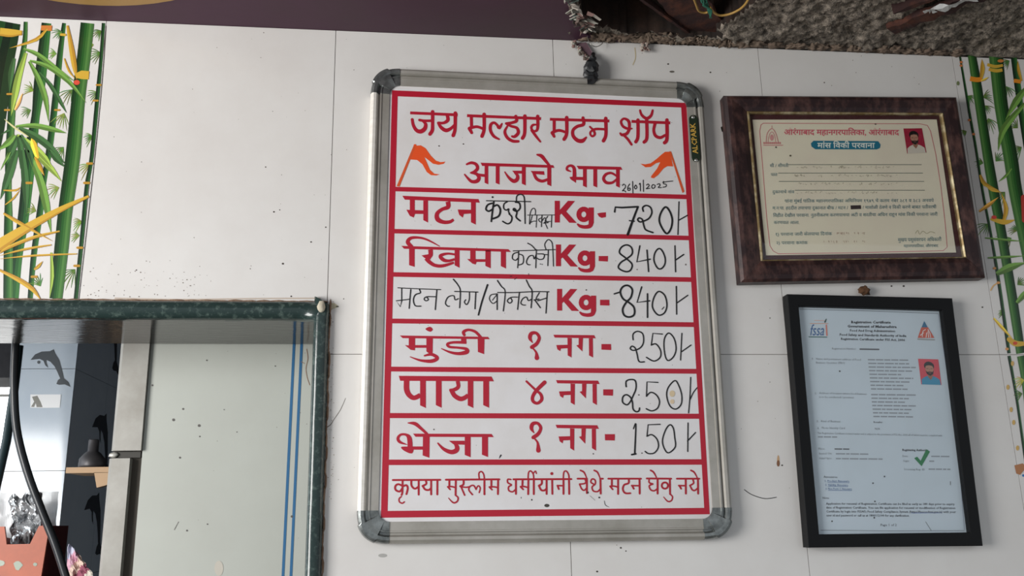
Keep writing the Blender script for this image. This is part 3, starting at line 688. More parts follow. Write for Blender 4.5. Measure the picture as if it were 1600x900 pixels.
S(P, [(310,648),(275,630),(282,602),(315,593),(342,620),(345,700)], [10,20,20,22,28,32]); Q(P, (298,700), (362,690), (360,755), (310,722)); S(P, [(355,712),(430,714)], 26)
Q(P, (365,594), (780,604), (795,632), (385,626)); vrt(P, 425, 460, 620, 798, 16); vrt(P, 522, 558, 620, 798, 16); vrt(P, 735, 770, 625, 800, 16)
S(P, [(740,690),(690,662),(640,675),(618,715),(645,752),(700,752),(740,720)], [16,20,24,26,26,22,16])
P.build('subheading_lettering', M_vinyl, board, True)
WF = 1.0
def kg(P, ox, oy, dash):
    Q(P, *[(x+ox, y+oy) for x, y in [(160,142),(208,142),(208,228),(285,142),(350,144),(268,242),(367,350),(297,348),(222,262),(208,278),(208,346),(160,346)]])
    P.stroke([(432+ox+46*math.cos(a*math.pi/9), 270+oy+50*math.sin(a*math.pi/9)) for a in range(18)], 46, RD, 2, True, False)
    Q(P, (478+ox, 205+oy), (527+ox, 205+oy), (527+ox, 350+oy), (478+ox, 350+oy))
    S(P, [(502+ox,345+oy),(490+ox,378+oy),(445+ox,388+oy),(400+ox,380+oy),(375+ox,362+oy)], [48,40,34,30,16])
    P.poly(dash, RD, 2)
# ---- rows
P = Print(H).set(600, 290, 6)
Q(P, (172,95), (885,126), (898,160), (195,132)); Q(P, (242,130), (288,130), (288,236), (242,232)); Q(P, (210,226), (370,232), (370,266), (290,266), (278,300), (242,284)); vrt(P, 368, 412, 140, 346, 22)
S(P, [(598,150),(600,200),(545,222),(498,262),(502,315),(555,342),(615,340),(652,318)], [44,40,32,38,44,36,32,24], cap='flat')
vrt(P, 815, 860, 150, 366, 22); Q(P, (690,224), (815,226), (815,262), (748,266), (738,300), (705,275))
P.set(840, 290, 6); kg(P, 0, 0, [(558,262),(585,255),(640,250),(640,295),(600,303),(575,290)])
P.build('first_row_lettering', M_vinyl, board, True)
P = Print(H).set(600, 290, 6)
S(P, [(258,572),(222,530),(252,492),(330,488),(410,510),(520,568)], [34,38,30,22,18,8]); Q(P, (162,565), (1165,596), (1190,622), (188,592)); vrt(P, 235, 287, 588, 762, 16)
S(P, [(435,600),(436,650),(410,672)], [44,42,44], cap='flat'); Q(P, (352,655), (430,640), (440,690), (385,682)); S(P, [(395,680),(430,720),(480,748),(550,752),(655,722)], [44,36,32,30,22], cap='flat')
S(P, [(662,645),(590,638),(528,660),(560,698),(610,705),(662,690)], [20,22,34,34,26,22], cap='flat'); vrt(P, 662, 708, 600, 770, 22)
Q(P, (808,608), (858,608), (858,695), (808,690)); Q(P, (778,688), (950,690), (950,715), (868,716), (858,740), (830,732)); vrt(P, 950, 1000, 608, 775, 22); vrt(P, 1095, 1143, 608, 777, 22)
P.set(840, 290, 6); kg(P, 11, 410, [(572,660),(660,660),(658,712),(572,707)])
P.build('second_row_lettering', M_vinyl, board, True)
P = Print(H).set(840, 420, 6); kg(P, 22, 46, [(585,290),(672,290),(672,345),(585,342)])
P.build('third_row_lettering', M_vinyl, board, True)
def nag(P, T):
    """na and ga: T maps the fourth row's letter coordinates"""
    f = lambda *p: Q(P, *[T(x, y) for x, y in p])
    f((148,618), (530,622), (545,652), (160,645)); f((280,648), (320,650), (318,832), (282,812)); f((175,715), (282,712), (282,745), (218,748), (212,772), (185,755))
    f((385,650), (425,650), (420,775), (388,745), (362,718), (385,712)); f((480,652), (518,652), (520,832), (482,812))
def one(P, ox, oy, k=1.0):
    S(P, [(1392+ox,692+oy),(1368+ox,650+oy),(1380+ox,608+oy),(1425+ox,602+oy),(1455+ox,645+oy),(1432+ox,700+oy),(1385+ox,735+oy)], [8,34,36,28,30,34,36])
    S(P, [(1385+ox,735+oy),(1425+ox,782+oy),(1433+ox,835+oy*k)], [14,20,44])
P = Print(H).set(600, 420, 6)
P.poly([(388,565),(430,543),(457,568),(432,590)], RD, 2, True); Q(P, (148,625), (975,638), (990,660), (175,650)); Q(P, (232,645), (292,645), (290,765), (250,760), (195,715), (232,718)); Q(P, (285,715), (400,715), (400,741), (285,741))
Q(P, (397,645), (458,645), (455,805), (430,800), (397,775)); S(P, [(380,815),(440,802),(488,822),(495,845),(440,866),(340,858),(245,825)], [16,28,32,34,34,22,8])
Q(P, (722,645), (772,645), (772,705), (722,700)); S(P, [(760,690),(650,690),(595,705),(615,732),(700,740),(770,752),(775,780),(700,795),(620,782),(538,748)], [28,24,26,24,22,30,40,30,22,8])
S(P, [(752,620),(745,592),(790,572),(855,590),(905,640)], [26,30,24,26,26]); Q(P, (878,655), (942,655), (938,800), (880,780)); one(P, 0, 0)
P.set(840, 420, 6); nag(P, lambda x, y: (x, y)); Q(P, (598,705), (688,705), (690,762), (598,758))
P.build('fourth_row_lettering', M_vinyl, board, True)
P = Print(H).set(600, 570, 6)
Q(P, (138,103), (1008,110), (1030,155), (152,150)); S(P, [(212,148),(212,230),(235,282),(280,310),(340,285)], [52,52,48,44,44], cap='flat')
vrt(P, 338, 392, 148, 405, 25); vrt(P, 486, 540, 148, 403, 25); S(P, [(690,152),(696,205),(660,232),(612,236)], [36,36,34,20], cap='flat'); S(P, [(628,228),(658,285),(710,318),(750,312),(788,285)], [42,42,44,42,38], cap='flat')
vrt(P, 785, 837, 148, 405, 25); vrt(P, 930, 985, 148, 403, 25)
S(P, [(1335,155),(1420,235),(1468,275),(1478,325),(1440,360),(1400,345),(1392,305),(1425,245),(1505,165)], [20,22,28,32,28,30,32,34,38])
P.set(840, 570, 6); nag(P, lambda x, y: (20+x*1.03, -530+y*1.09)); Q(P, (615,230), (708,230), (706,290), (615,286))
P.build('fifth_row_lettering', M_vinyl, board, True)
P = Print(H).set(600, 570, 6)
S(P, [(225,545),(290,552),(345,595),(400,645)], [10,34,28,24]); Q(P, (272,645), (1008,648), (1028,678), (295,675))
S(P, [(215,748),(150,725),(130,690),(155,656),(205,655),(238,690),(245,790)], [6,26,28,22,24,44,48]); P.poly([(160,772),(200,766),(272,775),(268,825),(235,828),(180,800)], RD, 2, True); Q(P, (262,765), (365,765), (365,796), (262,796)); vrt(P, 365, 428, 670, 872, 22, -3)
S(P, [(505,735),(560,790),(630,818),(680,800),(682,765),(660,735)], [14,30,42,44,40,20]); Q(P, (608,712), (755,712), (755,750), (650,745)); vrt(P, 757, 812, 670, 867, 22); vrt(P, 918, 975, 670, 865, 22)
one(P, 14, -54, 0.6)
P.set(840, 570, 6); nag(P, lambda x, y: (18+x*1.02, -150+y*1.15*0.985+12)); Q(P, (630,650), (725,650), (723,710), (632,708))
P.build('sixth_row_lettering', M_vinyl, board, True)
# ---- notice line
W = 19
P = Print(H).set(600, 720, 6.154)
D = (172, 26, 44)
def SS(pts, w_=W, **k): P.stroke(pts, w_, D, 2, **k)
SS([(85,185),(540,183)]); SS([(178,190),(176,300),(168,328)]); SS([(176,240),(135,225),(108,245),(112,280),(150,295),(176,262)]); SS([(182,245),(215,235),(228,265),(215,320)])
SS([(165,345),(145,365),(148,395),(175,408),(195,395)], 14); SS([(262,190),(265,240),(295,268),(330,250)]); SS([(333,190),(333,325)]); SS([(402,190),(405,222),(370,242)]); SS([(372,242),(395,275),(430,280),(452,262)]); SS([(453,190),(453,323)]); SS([(513,190),(512,323)])
SS([(595,182),(1108,178)]); SS([(628,188),(628,248)]); SS([(612,250),(650,248),(688,258)], 16); SS([(612,250),(635,275)], 16); SS([(690,190),(688,330)]); SS([(688,332),(712,355),(702,392),(665,402),(620,358)], [14,16,16,16,8])
SS([(765,188),(762,228),(732,245)]); SS([(738,245),(775,330)], 16); SS([(745,250),(790,255),(825,248)], 15); SS([(885,275),(862,238),(828,245),(815,280),(850,325)], 15); SS([(885,272),(905,240),(925,262),(915,305)], 14); SS([(965,180),(965,322)])
SS([(915,170),(912,120),(935,103),(958,130),(965,182)], 14); SS([(1032,188),(1032,252)]); SS([(1012,252),(1055,250),(1095,258)], 16); SS([(1012,252),(1038,278)], 16); SS([(1097,188),(1095,320)])
SS([(1245,178),(1800,176)]); SS([(1218,180),(1190,178),(1190,210),(1225,232),(1198,250),(1200,285),(1235,298),(1268,272)], 15); SS([(1268,188),(1268,318)]); SS([(1332,188),(1330,248)]); SS([(1312,248),(1350,248),(1385,258)], 16); SS([(1312,250),(1338,275)], 16)
SS([(1388,188),(1386,320)]); SS([(1440,180),(1440,320)]); SS([(1385,168),(1390,112),(1412,98),(1435,130),(1440,180)], 14); SS([(1438,118),(1455,98),(1465,122)], 12); SS([(1517,188),(1515,222),(1488,240)]); SS([(1490,240),(1510,280),(1540,285),(1562,268)]); SS([(1563,188),(1563,318)])
P.disc(1565, 430, 24, 16, (70, 66, 60), 3); P.disc(1420, 375, 7, 8, (50, 46, 44), 3); P.disc(1318, 355, 3, 9, (80, 76, 74), 3)
P.set(850, 720, 6.154)
SS([(78,182),(80,318)]); P.disc(75, 123, 15, 15, D, 2); SS([(185,240),(128,238)], 16); SS([(130,240),(142,272)], 18); SS([(187,182),(187,318)]); SS([(240,182),(242,318)]); SS([(185,170),(190,112),(212,98),(235,130),(242,182)], 14)
SS([(322,172),(412,172)], 18); SS([(396,182),(402,206),(384,220),(342,224)], 15); SS([(342,226),(362,270),(385,284),(410,262)], 15); SS([(412,182),(412,310)]); SS([(350,92),(385,112),(412,172)], [16,16,10])
SS([(540,172),(565,172)], 18); SS([(478,225),(450,205),(462,175),(490,185),(492,222),(462,252),(475,290),(515,295),(542,268)], 15); SS([(542,180),(545,315)]); SS([(482,92),(515,112),(540,172)], [16,16,10])
SS([(618,172),(932,172)], 18); SS([(652,185),(652,245)]); SS([(635,245),(670,243),(710,252)], 16); SS([(635,245),(660,275)], 16); SS([(712,182),(712,318)]); SS([(815,180),(812,215),(770,232),(758,275),(780,310),(830,312)], 18); SS([(915,240),(842,238)], 16); SS([(848,240),(862,268)], 18); SS([(918,182),(920,315)])
SS([(988,170),(1222,172)], 18); SS([(1010,182),(1012,210),(1045,222)], 15); SS([(1045,225),(1012,240),(1025,278),(1060,288),(1092,265)], 15); SS([(1092,182),(1092,315)]); SS([(1025,92),(1055,112),(1085,170)], [16,16,10])
P.ring(1162, 238, 30, 30, 18, D, 2); SS([(1210,182),(1212,320)]); SS([(1212,320),(1235,345),(1225,382),(1190,390),(1150,348)], [14,14,14,14,8])
SS([(1278,172),(1492,172)], 18); SS([(1362,240),(1295,238)], 16); SS([(1302,240),(1318,268)], 18); SS([(1362,182),(1364,315)]); SS([(1432,182),(1438,215),(1402,238)], 16); SS([(1405,240),(1425,278),(1450,285),(1478,262)], 16); SS([(1480,182),(1482,315)]); SS([(1412,92),(1445,112),(1478,172)], [16,16,10])
P.disc(422, 305, 8, 10, (50, 46, 44), 3); P.disc(531, 353, 9, 8, (30, 28, 28), 3); P.stroke([(580,385),(590,425),(625,445)], [4,6,3], (60, 58, 56), 3); P.stroke([(440,335),(490,380)], 3, (120, 116, 112), 3)
P.build('notice_lettering', M_vinyl, board, True)
# ---- handwriting in black marker
INK = (18, 18, 20)
P = Print(H+0.0001).set(840, 160, 6)
def K(pts, w_, **k): P.stroke(pts, [q*1.22 for q in w_] if isinstance(w_, list) else w_*1.22, INK, 3, **k)
for q in ([(795,780),(805,766),(822,778),(820,800),(800,822),(795,830)], [(797,828),(815,828),(825,840)], [(862,765),(845,795),(848,825),(866,820),(863,802),(848,808)], [(890,740),(893,850)], [(918,775),(906,795),(918,812),(930,795),(920,775)], [(952,768),(961,760),(963,830)], [(990,728),(992,835)],
          [(1020,775),(1035,765),(1045,780),(1030,798),(1018,810),(1050,805)], [(1080,770),(1068,788),(1078,806),(1096,798),(1100,780),(1085,770)], [(1120,770),(1140,762),(1146,778),(1130,798),(1160,798)], [(1180,740),(1180,762),(1203,768),(1203,788),(1175,795)], [(1172,750),(1215,742),(1268,737)]): K(q, 6.5)
P.build('handwritten_date', M_ink, board)
P = Print(H+0.0001).set(600, 290, 6)
K([(960,142),(1375,150)], 8); P.disc(1017, 108, 9, 9, INK, 3); K([(1028,155),(1015,250),(1005,335)], 13); K([(1015,165),(972,180),(955,220),(980,240),(1015,222)], 13); K([(1022,198),(1062,182),(1090,225),(1075,285),(1020,310)], 14)
K([(1155,150),(1125,172),(1122,212),(1145,230),(1168,218),(1166,242),(1178,265)], 10); K([(1172,265),(1198,295),(1190,338),(1158,358),(1112,335)], 11); K([(1232,155),(1268,165),(1275,210),(1245,240),(1212,228),(1222,215),(1245,250),(1238,295),(1275,330)], 12)
K([(1240,142),(1245,98),(1278,82),(1308,98),(1318,160),(1322,355)], 9)
K([(1345,276),(1600,275)], 6); K([(1362,358),(1368,270),(1385,222),(1408,213),(1420,240),(1416,272)], 6); K([(1388,282),(1376,330),(1366,362)], 6); K([(1366,350),(1395,335),(1430,332)], 6); K([(1432,278),(1426,390)], 6)
K([(1480,278),(1475,385)], 7); K([(1478,300),(1448,318),(1470,342),(1505,300),(1518,335),(1495,352)], 6); K([(1535,285),(1510,330),(1540,345),(1500,352)], 6); K([(1505,340),(1532,402)], 6); K([(1515,340),(1560,335)], 6); K([(1572,280),(1568,390)], 7)
P.set(840, 290, 6)
K([(722,245),(728,202),(790,206),(940,198)], 14, smooth=False); K([(940,200),(905,290),(845,458)], [14,16,20]); K([(860,328),(905,334)], 10)
K([(990,240),(985,205),(1018,186),(1058,205),(1070,255),(1045,305),(1000,330),(958,340),(938,320),(952,303),(982,320),(995,375),(1015,415),(1080,440)], 12); K([(1200,200),(1158,250),(1140,325),(1168,400),(1212,450),(1250,400),(1262,320),(1240,245)], 14, closed=True)
K([(1325,152),(1315,458)], 9); K([(1320,326),(1405,278)], 9)
P.build('first_price_writing', M_ink, board, True)
P = Print(H+0.0001).set(600, 290, 6)
K([(1210,612),(1605,600)], 7); K([(1262,612),(1258,700),(1252,770)], 8); K([(1255,625),(1212,640),(1203,682),(1232,700),(1255,680)], 8); K([(1268,642),(1303,660),(1303,725),(1262,745)], 8)
K([(1428,640),(1408,688),(1395,655),(1358,665),(1335,710),(1345,738),(1368,742)], 8); K([(1428,600),(1422,770)], 8); K([(1347,540),(1385,562),(1420,600)], 8); K([(1440,640),(1500,645),(1492,685),(1455,692),(1435,680)], 8); K([(1500,645),(1538,648)], 7)
P.set(840, 290, 6)
K([(100,600),(95,750)], 8); K([(78,600),(66,550),(95,508),(125,520),(140,570),(148,755)], 7); P.disc(25, 735, 5, 5, INK, 3); P.disc(42, 738, 5, 5, INK, 3); P.set(840, 290, 6)
K([(835,556),(785,578),(768,630),(830,682),(885,738),(868,795),(818,805),(757,770),(780,720),(835,685),(885,640),(880,582)], 12, closed=True); K([(958,565),(930,715),(1055,690)], 11, smooth=False); K([(1025,605),(1040,805)], 11)
K([(1135,590),(1100,630),(1090,700),(1120,768),(1155,780),(1190,742),(1195,680),(1168,612)], 11, closed=True); K([(1287,565),(1293,808)], 10); K([(1290,700),(1370,645)], 10); P.disc(932, 786, 5, 5, (90, 70, 66), 3); P.disc(1388, 740, 6, 8, (110, 100, 96), 3)
P.build('second_price_writing', M_ink, board, True)
P = Print(H+0.0001).set(600, 420, 6)
K([(130,178),(320,187),(530,195)], 7); K([(165,182),(165,300),(152,355),(112,300),(240,285)], 8, smooth=False); K([(250,195),(235,370)], 9); K([(330,190),(340,225),(295,242),(275,290),(292,345),(345,350)], 9)
K([(480,262),(400,262),(375,282),(392,300),(415,288),(400,266)], 8); K([(495,195),(480,382)], 9); K([(662,212),(880,218)], 8); K([(650,98),(695,155),(715,212),(708,365)], [10,9,9,9]); K([(695,280),(665,290),(652,252),(600,265),(575,320),(595,350),(612,350)], 8)
K([(800,222),(798,290),(775,335),(753,312),(765,290)], 8); K([(860,220),(852,375)], 9); K([(970,150),(920,300),(885,432)], [13,12,12]); K([(1065,222),(1230,222),(1400,214),(1545,215)], 8); K([(1063,110),(1100,165),(1135,215),(1118,395)], [10,9,8,9])
K([(1055,235),(1002,245),(988,285),(1020,325),(1058,300)], 7); K([(1058,240),(1015,295)], 6); K([(1060,235),(1060,382)], 9); K([(1250,265),(1190,268),(1155,298),(1178,322),(1200,302),(1188,275)], 8); K([(1268,225),(1252,380)], 9)
K([(1380,285),(1352,298),(1335,265),(1300,280),(1282,320),(1300,338),(1325,340)], 8); K([(1333,105),(1362,165),(1388,215),(1378,365)], 9); K([(1455,225),(1425,280),(1455,283),(1405,292)], 8); K([(1415,295),(1465,365)], 9); K([(1440,300),(1520,275)], 8); K([(1530,220),(1518,415)], 9)
P.disc(1190, 70, 12, 5, (90, 20, 36), 3); P.stroke([(1222,100),(1245,82)], 5, (60, 20, 28), 3); P.stroke([(1355,45),(1356,62)], 5, (60, 20, 28), 3)
P.set(840, 420, 6)
K([(718,235),(772,218)], 11); K([(830,155),(792,175),(775,220),(800,280),(850,312),(902,360),(905,428),(860,452),(812,435),(797,378),(830,315),(872,270),(888,205),(868,168)], 14, closed=True); K([(975,170),(932,315),(1050,300)], 11, smooth=False); K([(1030,235),(1030,455)], 12)
K([(1135,212),(1092,265),(1075,350),(1105,412),(1145,435),(1192,408),(1212,340),(1192,250)], 11, closed=True); K([(1300,165),(1303,425)], 10); K([(1305,320),(1408,248)], 9); K([(1165,380),(1185,358)], 6)
P.build('third_price_writing', M_ink, board, True)
P = Print(H+0.0001).set(840, 420, 6)
K([(895,665),(895,612),(935,586),(985,610),(992,690),(960,742),(900,765),(868,748),(885,725),(915,745),(932,800),(950,868),(1000,872)], 10); K([(1170,612),(1080,605),(1065,715)], 9, smooth=False); K([(1065,715),(1110,705),(1152,765),(1148,830),(1090,865),(1020,830)], 10)
K([(1230,602),(1190,650),(1185,740),(1200,830),(1228,860),(1275,822),(1298,750),(1280,655)], 10, closed=True); K([(1352,605),(1340,855)], 9); K([(1345,780),(1438,715)], 9)
P.build('fourth_price_writing', M_ink, board, True)
P = Print(H+0.0001).set(840, 570, 6)
K([(830,205),(830,155),(870,138),(915,150),(922,220),(895,290),(865,350),(835,375),(797,350),(800,300),(832,280),(870,305),(888,350),(895,415),(925,440),(950,430),(955,405)], 11); K([(1128,165),(1025,160),(1020,295)], 9, smooth=False); K([(1020,295),(1060,258),(1112,282),(1142,340),(1125,405),(1070,432),(1018,412)], 10)
K([(1285,148),(1225,212),(1210,290),(1240,385),(1295,415),(1345,370),(1350,280),(1320,188)], 10, closed=True); K([(1435,118),(1428,300),(1415,450)], 9); K([(1430,325),(1460,260),(1495,215)], 8)
P.disc(1262, 270, 26, 30, (214, 194, 160), 2); P.disc(1262, 345, 20, 22, (218, 196, 164), 2); P.disc(948, 282, 6, 6, (60, 50, 50), 3)
P.build('fifth_price_writing', M_ink, board, True)
P = Print(H+0.0001).set(840, 570, 6)
K([(898,600),(920,552),(916,700),(910,835)], [8,10,12,13]); K([(882,842),(920,835)], 13); K([(1148,558),(1035,562),(1025,670)], 9, smooth=False); K([(1025,670),(1070,655),(1120,700),(1132,770),(1095,825),(1040,832),(1008,812)], 10)
K([(1240,562),(1200,610),(1170,710),(1190,790),(1228,825),(1290,770),(1285,680),(1272,595)], 10, closed=True); K([(1410,545),(1407,812)], 9); K([(1405,715),(1480,635)], 9)
P.set(600, 570, 6); K([(1080,875),(1095,848)], [4, 11])
P.build('sixth_price_writing', M_ink, board, True)
P = Print(H)
for i in range(90):
    x, y = random.uniform(625, 1060), random.uniform(155, 795); rr = random.uniform(.25, .6); P.disc(x, y, rr, rr, (128, 116, 108), 1, 6)
for x, y in [(686,228),(724,225),(678,671),(909,220),(927,709),(1003,708),(916,453)]: P.disc(x, y, 1.2, 1, (70, 60, 56), 2, 8)
P.build('dirt_specks', M_print, board)['kind'] = 'stuff'
# maker's badge on the right rail
g = G(); ring1 = []; 
A_, B_ = Vector((1083.2, 186)), Vector((1087.5, 246)); ax = (B_-A_).normalized(); nx_ = Vector((-ax.y, ax.x)); rr = 6.6
out = []
for i in range(9):
    a = math.pi*i/8; out.append(A_+(-ax*math.sin(a)+nx_*math.cos(a))*rr)
for i in range(9):
    a = math.pi*i/8; out.append(B_+(ax*math.sin(a)-nx_*math.cos(a))*rr)
g.prism([at(p.x, p.y, -0.0146) for p in out], [at(p.x, p.y, -0.0125) for p in out]); bd = g.build('maker_badge', mat('dark_green_badge', (44, 58, 44), 0.3, 0.3), board)
P = Print(0.0148); P.text('ALCPARK', 1090.5, 240, 1086.0, 192, 11.5, (206, 164, 74), 1, 0.02, up_=(-1.0, 0.05)); P.build('badge_lettering', M_vinyl, bd)
for (x, y) in ((1083, 183), (1087.8, 250)):
    g = G().blob(at(x, y, -0.0150), (.0026, .0012, .0026), 0, 1, 2); g.build('rivet', mat('bright_rivet', (200, 200, 196), .2, .9), bd, True)

# ------------------------------------------------------------------ framed certificates
def lerp4(C, u, v):
    a = C[0]+(C[1]-C[0])*u; b = C[3]+(C[2]-C[3])*u; return a+(b-a)*v
def rail(name, o1, o2, i1, i2, hp, m, parent):
    """mitred moulding rail: outer points o1,o2, inner i1,i2; hp = [(t, depth)] across from outer to inner"""
    g = G(); n = len(hp)
    for (o_, i_) in ((o1, i1), (o2, i2)):
        for t, h in hp:
            p = o_+(i_-o_)*t; g.v.append(Vector((p.x, -h, p.z)))
    for j in range(n-1): g.f.append((j, j+1, n+j+1, n+j))
    g.f.append(tuple(range(n))); g.f.append(tuple(reversed(range(n, 2*n)))); g.c = []
    return g.build(name, m, parent)
def picture(name, label, out_px, in_px, hf, hp, m, back):
    O = [at(x, y, -hf) for x, y in out_px]; I = [at(x, y, -hf) for x, y in in_px]
    cx = sum(p.x for p in O)/4; root = empty(name, (cx, -0.01, min(p.z for p in O)), label, 'certificate')
    for k in range(4): rail('frame_rail', O[k], O[(k+1) % 4], I[k], I[(k+1) % 4], hp, m, root)
    return root, O, I
c1, O, I = picture('framed_licence', 'yellowed licence certificate in a wide mottled brown frame with a gold lip', [(1132,147.5),(1496.5,150),(1542,433),(1159,440)], [(1168,172.5),(1475.5,175),(1512,402),(1190,407)], 0.020,
    [(0, .0008), (0, .016), (.12, .0195), (.3, .021), (.75, .0195), (1, .017), (1, .006)], M_brownframe, None)
I2 = [at(x, y, -0.017) for x, y in [(1171.5,177),(1470,179),(1506.5,401),(1193,405.5)]]
for k in range(4): rail('gold_lip', I[k], I[(k+1) % 4], I2[k], I2[(k+1) % 4], [(0, .010), (0, .0175), (.5, .0185), (1, .0165), (1, .010)], M_gold, c1)
g = G(); q = [at(x, y, -.0125) for x, y in [(1168,172.5),(1475.5,175),(1512,402),(1190,407)]]; g.prism(q, [p+Vector((0, .003, 0)) for p in q]); g.build('mount', M_mount, c1)
q = [at(x, y, -.0132) for x, y in [(1175.7,187),(1463.5,186.7),(1494,394.5),(1197,399)]]
g = G().prism(q, [p+Vector((0, .0004, 0)) for p in q]); sheet = g.build('paper_sheet', M_paper1, c1)
q = [at(x, y, -.0150) for x, y in [(1169,174),(1474,176),(1510,402),(1191,406.5)]]
g = G().prism(q, [p+Vector((0, .0007, 0)) for p in q]); 
P = Print(0.0133)
PK = (196, 104, 112); TE = (40, 104, 116); LN = (92, 104, 92)
P.stroke([(1192,192.5),(1300,193),(1437,193.3),(1449,196),(1454,205),(1462,240),(1470,290),(1477,350),(1480,386),(1474,391.5),(1462,392)], 1.0, PK, 1, smooth=False); P.stroke([(1462,392),(1330,395),(1216,396.5),(1208,392),(1203,384),(1198,340),(1192,265),(1187,205),(1189,195),(1193,192.5)], 1.0, PK, 1, smooth=False)
P.text('औरंगाबाद महानगरपालिका, औरंगाबाद', 1225, 210.5, 1405, 211, 12.5, (208, 92, 108), 2, 0.02, res=2)
P.poly([(1271,220),(1372,220.5),(1376,226),(1375,231),(1370,233.5),(1274,233.2),(1268,229),(1267,224)], (14, 112, 138), 2, False)
P.text('मांस विक्री परवाना', 1277, 231, 1367, 231, 12, (226, 232, 222), 3, 0.02, res=2)
# municipal emblem: domed outline over a base
E_ = (206, 140, 138)
P.stroke([(1197,222),(1199,208),(1206,201),(1212,208),(1216,222)], 1.2, E_, 2); P.stroke([(1200,222),(1202,211),(1206,206),(1210,211),(1212,222)], 1.0, E_, 2); P.stroke([(1206,196),(1206,201)], 1, E_, 2)
P.disc(1206, 215, 3, 5, (210,150,146), 2)
for i in range(9): P.disc(1194+i*3.1, 223.5, 1.5, 1.8, (204,132,130), 2, 8)
P.stroke([(1193,227),(1223,227)], 1.3, E_, 2); P.disc(1212.5, 230, 1.4, 1.2, (70,60,56), 3); P.disc(1235, 243.3, 1.6, 1.4, (90,80,60), 3); P.disc(1368, 194, 1.4, 1, (90,76,70), 3)
def lines(P, x0, y, x1, col=LN, w_=0.9): P.stroke([(x0, y), (x1, y)], w_, col, 1, cap='flat')
P.text('श्री / श्रीमती', 1203, 261, 1232, 261, 7, TE, 2); lines(P, 1232, 257.2, 1440); P.text('पत्ता', 1204.5, 275, 1214.5, 275, 7, TE, 2); lines(P, 1216, 270.5, 1442); lines(P, 1217, 283.4, 1444)
P.text('दुकानाचे नांव', 1207, 302, 1241, 302, 7, TE, 2); lines(P, 1242, 297.2, 1445)
for i in range(150):      # faded handwriting on the ruled lines
    y = random.choice((261, 274.5, 287, 301)); x = random.uniform(1240, 1400)
    P.stroke([(x, y), (x+random.uniform(.5, 2), y+random.uniform(-2.5, 2.5)), (x+random.uniform(1, 3), y+random.uniform(-1.5, 1.5))], 0.45, (168, 160, 138), 1)
P.text('यांना मुंबई प्रांतिक महानगरपालिका अधिनियम १९४९ चे कलम नंबर ३८१ व ३८३ अन्वये', 1226, 316.5, 1459, 315.5, 7.2, TE, 2)
P.text('म.न.पा. हद्दीत त्याच्या दुकानात बीफ / मटन /', 1207, 327.5, 1325, 327, 7.2, TE, 2); P.poly([(1329,321),(1345,320.5),(1345.5,326.5),(1329.5,327)], (52, 40, 42), 3)
P.text('/ मासोळी ठेवणे व विक्री करणे बाबत प्रतीवर्षी', 1348, 326.5, 1463, 325.5, 7.2, TE, 2)
P.text('विहीत देखील परवाना. नुतनीकरण करण्याच्या अटी व शर्तीचा अधिन राहून मांस विक्री परवाना जारी', 1208, 339, 1465, 337, 7.2, TE, 2)
P.text('करण्यात आला.', 1209, 350, 1249, 350, 7.2, TE, 2); P.text('१) परवाना जारी केल्याचा दिनांक', 1212, 368.5, 1300, 367.5, 7.2, TE, 2); P.text('२) परवाना क्रमांक', 1213, 382, 1262, 381.5, 7.2, TE, 2)
for i in range(46):
    y = random.choice((365, 378)); x = random.uniform(1306 if y == 365 else 1268, 1352); P.stroke([(x, y-2), (x+random.uniform(-.5, 1.5), y+random.uniform(-1, 2))], 0.6, (184, 160, 140), 1)
P.stroke([(1430,365),(1434,360),(1437,366),(1442,361),(1448,365),(1454,362),(1461,364)], 0.7, (150, 146, 104), 1)
P.text('मुख्य पशुसंवर्धन अधिकारी', 1403, 377.5, 1471, 376.5, 8, TE, 2); P.text('महानगरपालिका, औरंगाबाद', 1412, 386.5, 1466, 386, 6.4, TE, 2)
P.build('printed_text', M_vinyl, sheet)
def idphoto(P, C, bgc, shirt, beard=True):
    """small portrait: C = 4 px corners; generic head and shoulders"""
    f = lambda u, v: (C[0][0]+(C[1][0]-C[0][0])*u+((C[3][0]-C[0][0])*(1-u)+(C[2][0]-C[1][0])*u)*v, C[0][1]+(C[1][1]-C[0][1])*u+((C[3][1]-C[0][1])*(1-u)+(C[2][1]-C[1][1])*u)*v)
    def el(u, v, a, b, col, l): P.poly([f(u+a*math.cos(t*math.pi/10), v+b*math.sin(t*math.pi/10)) for t in range(20)], col, l)
    P.poly([f(0,0), f(1,0), f(1,1), f(0,1)], bgc, 2)
    P.poly([f(.03,1), f(.05,.80), f(.2,.71), f(.36,.66), f(.64,.66), f(.8,.71), f(.95,.80), f(.97,1)], shirt, 3)
    P.poly([f(.38,.58), f(.62,.58), f(.62,.70), f(.5,.82), f(.38,.70)], (150,104,84), 4)
    el(.5, .27, .25, .17, (30,24,26), 4); el(.5, .40, .205, .22, (176,128,106), 5)
    P.poly([f(.27,.36), f(.27,.2), f(.4,.12), f(.6,.12), f(.73,.2), f(.73,.36), f(.68,.27), f(.5,.24), f(.32,.27)], (28,22,24), 6)
    P.poly([f(.3,.44), f(.36,.50), f(.5,.49), f(.64,.50), f(.7,.44), f(.66,.58), f(.5,.66), f(.34,.58)], (40,30,30), 6); P.stroke([f(.44,.545), f(.56,.545)], .7, (150,90,84), 7)
    for u in (.40, .60): P.stroke([f(u-.05,.375), f(u+.05,.375)], .6, (40,28,26), 7)
    P.stroke([f(.5,.38), f(.5,.45)], .6, (140,96,80), 7)
P = Print(0.0134); idphoto(P, [(1411.5,200.8),(1440.5,200.3),(1447.5,238.5),(1417.5,240)], (158,30,58), (206,198,184)); P.build('passport_photo', M_print, sheet)
g = G().prism(q, [p+Vector((0, .0007, 0)) for p in q]); g.build('glass', M_glass, c1)

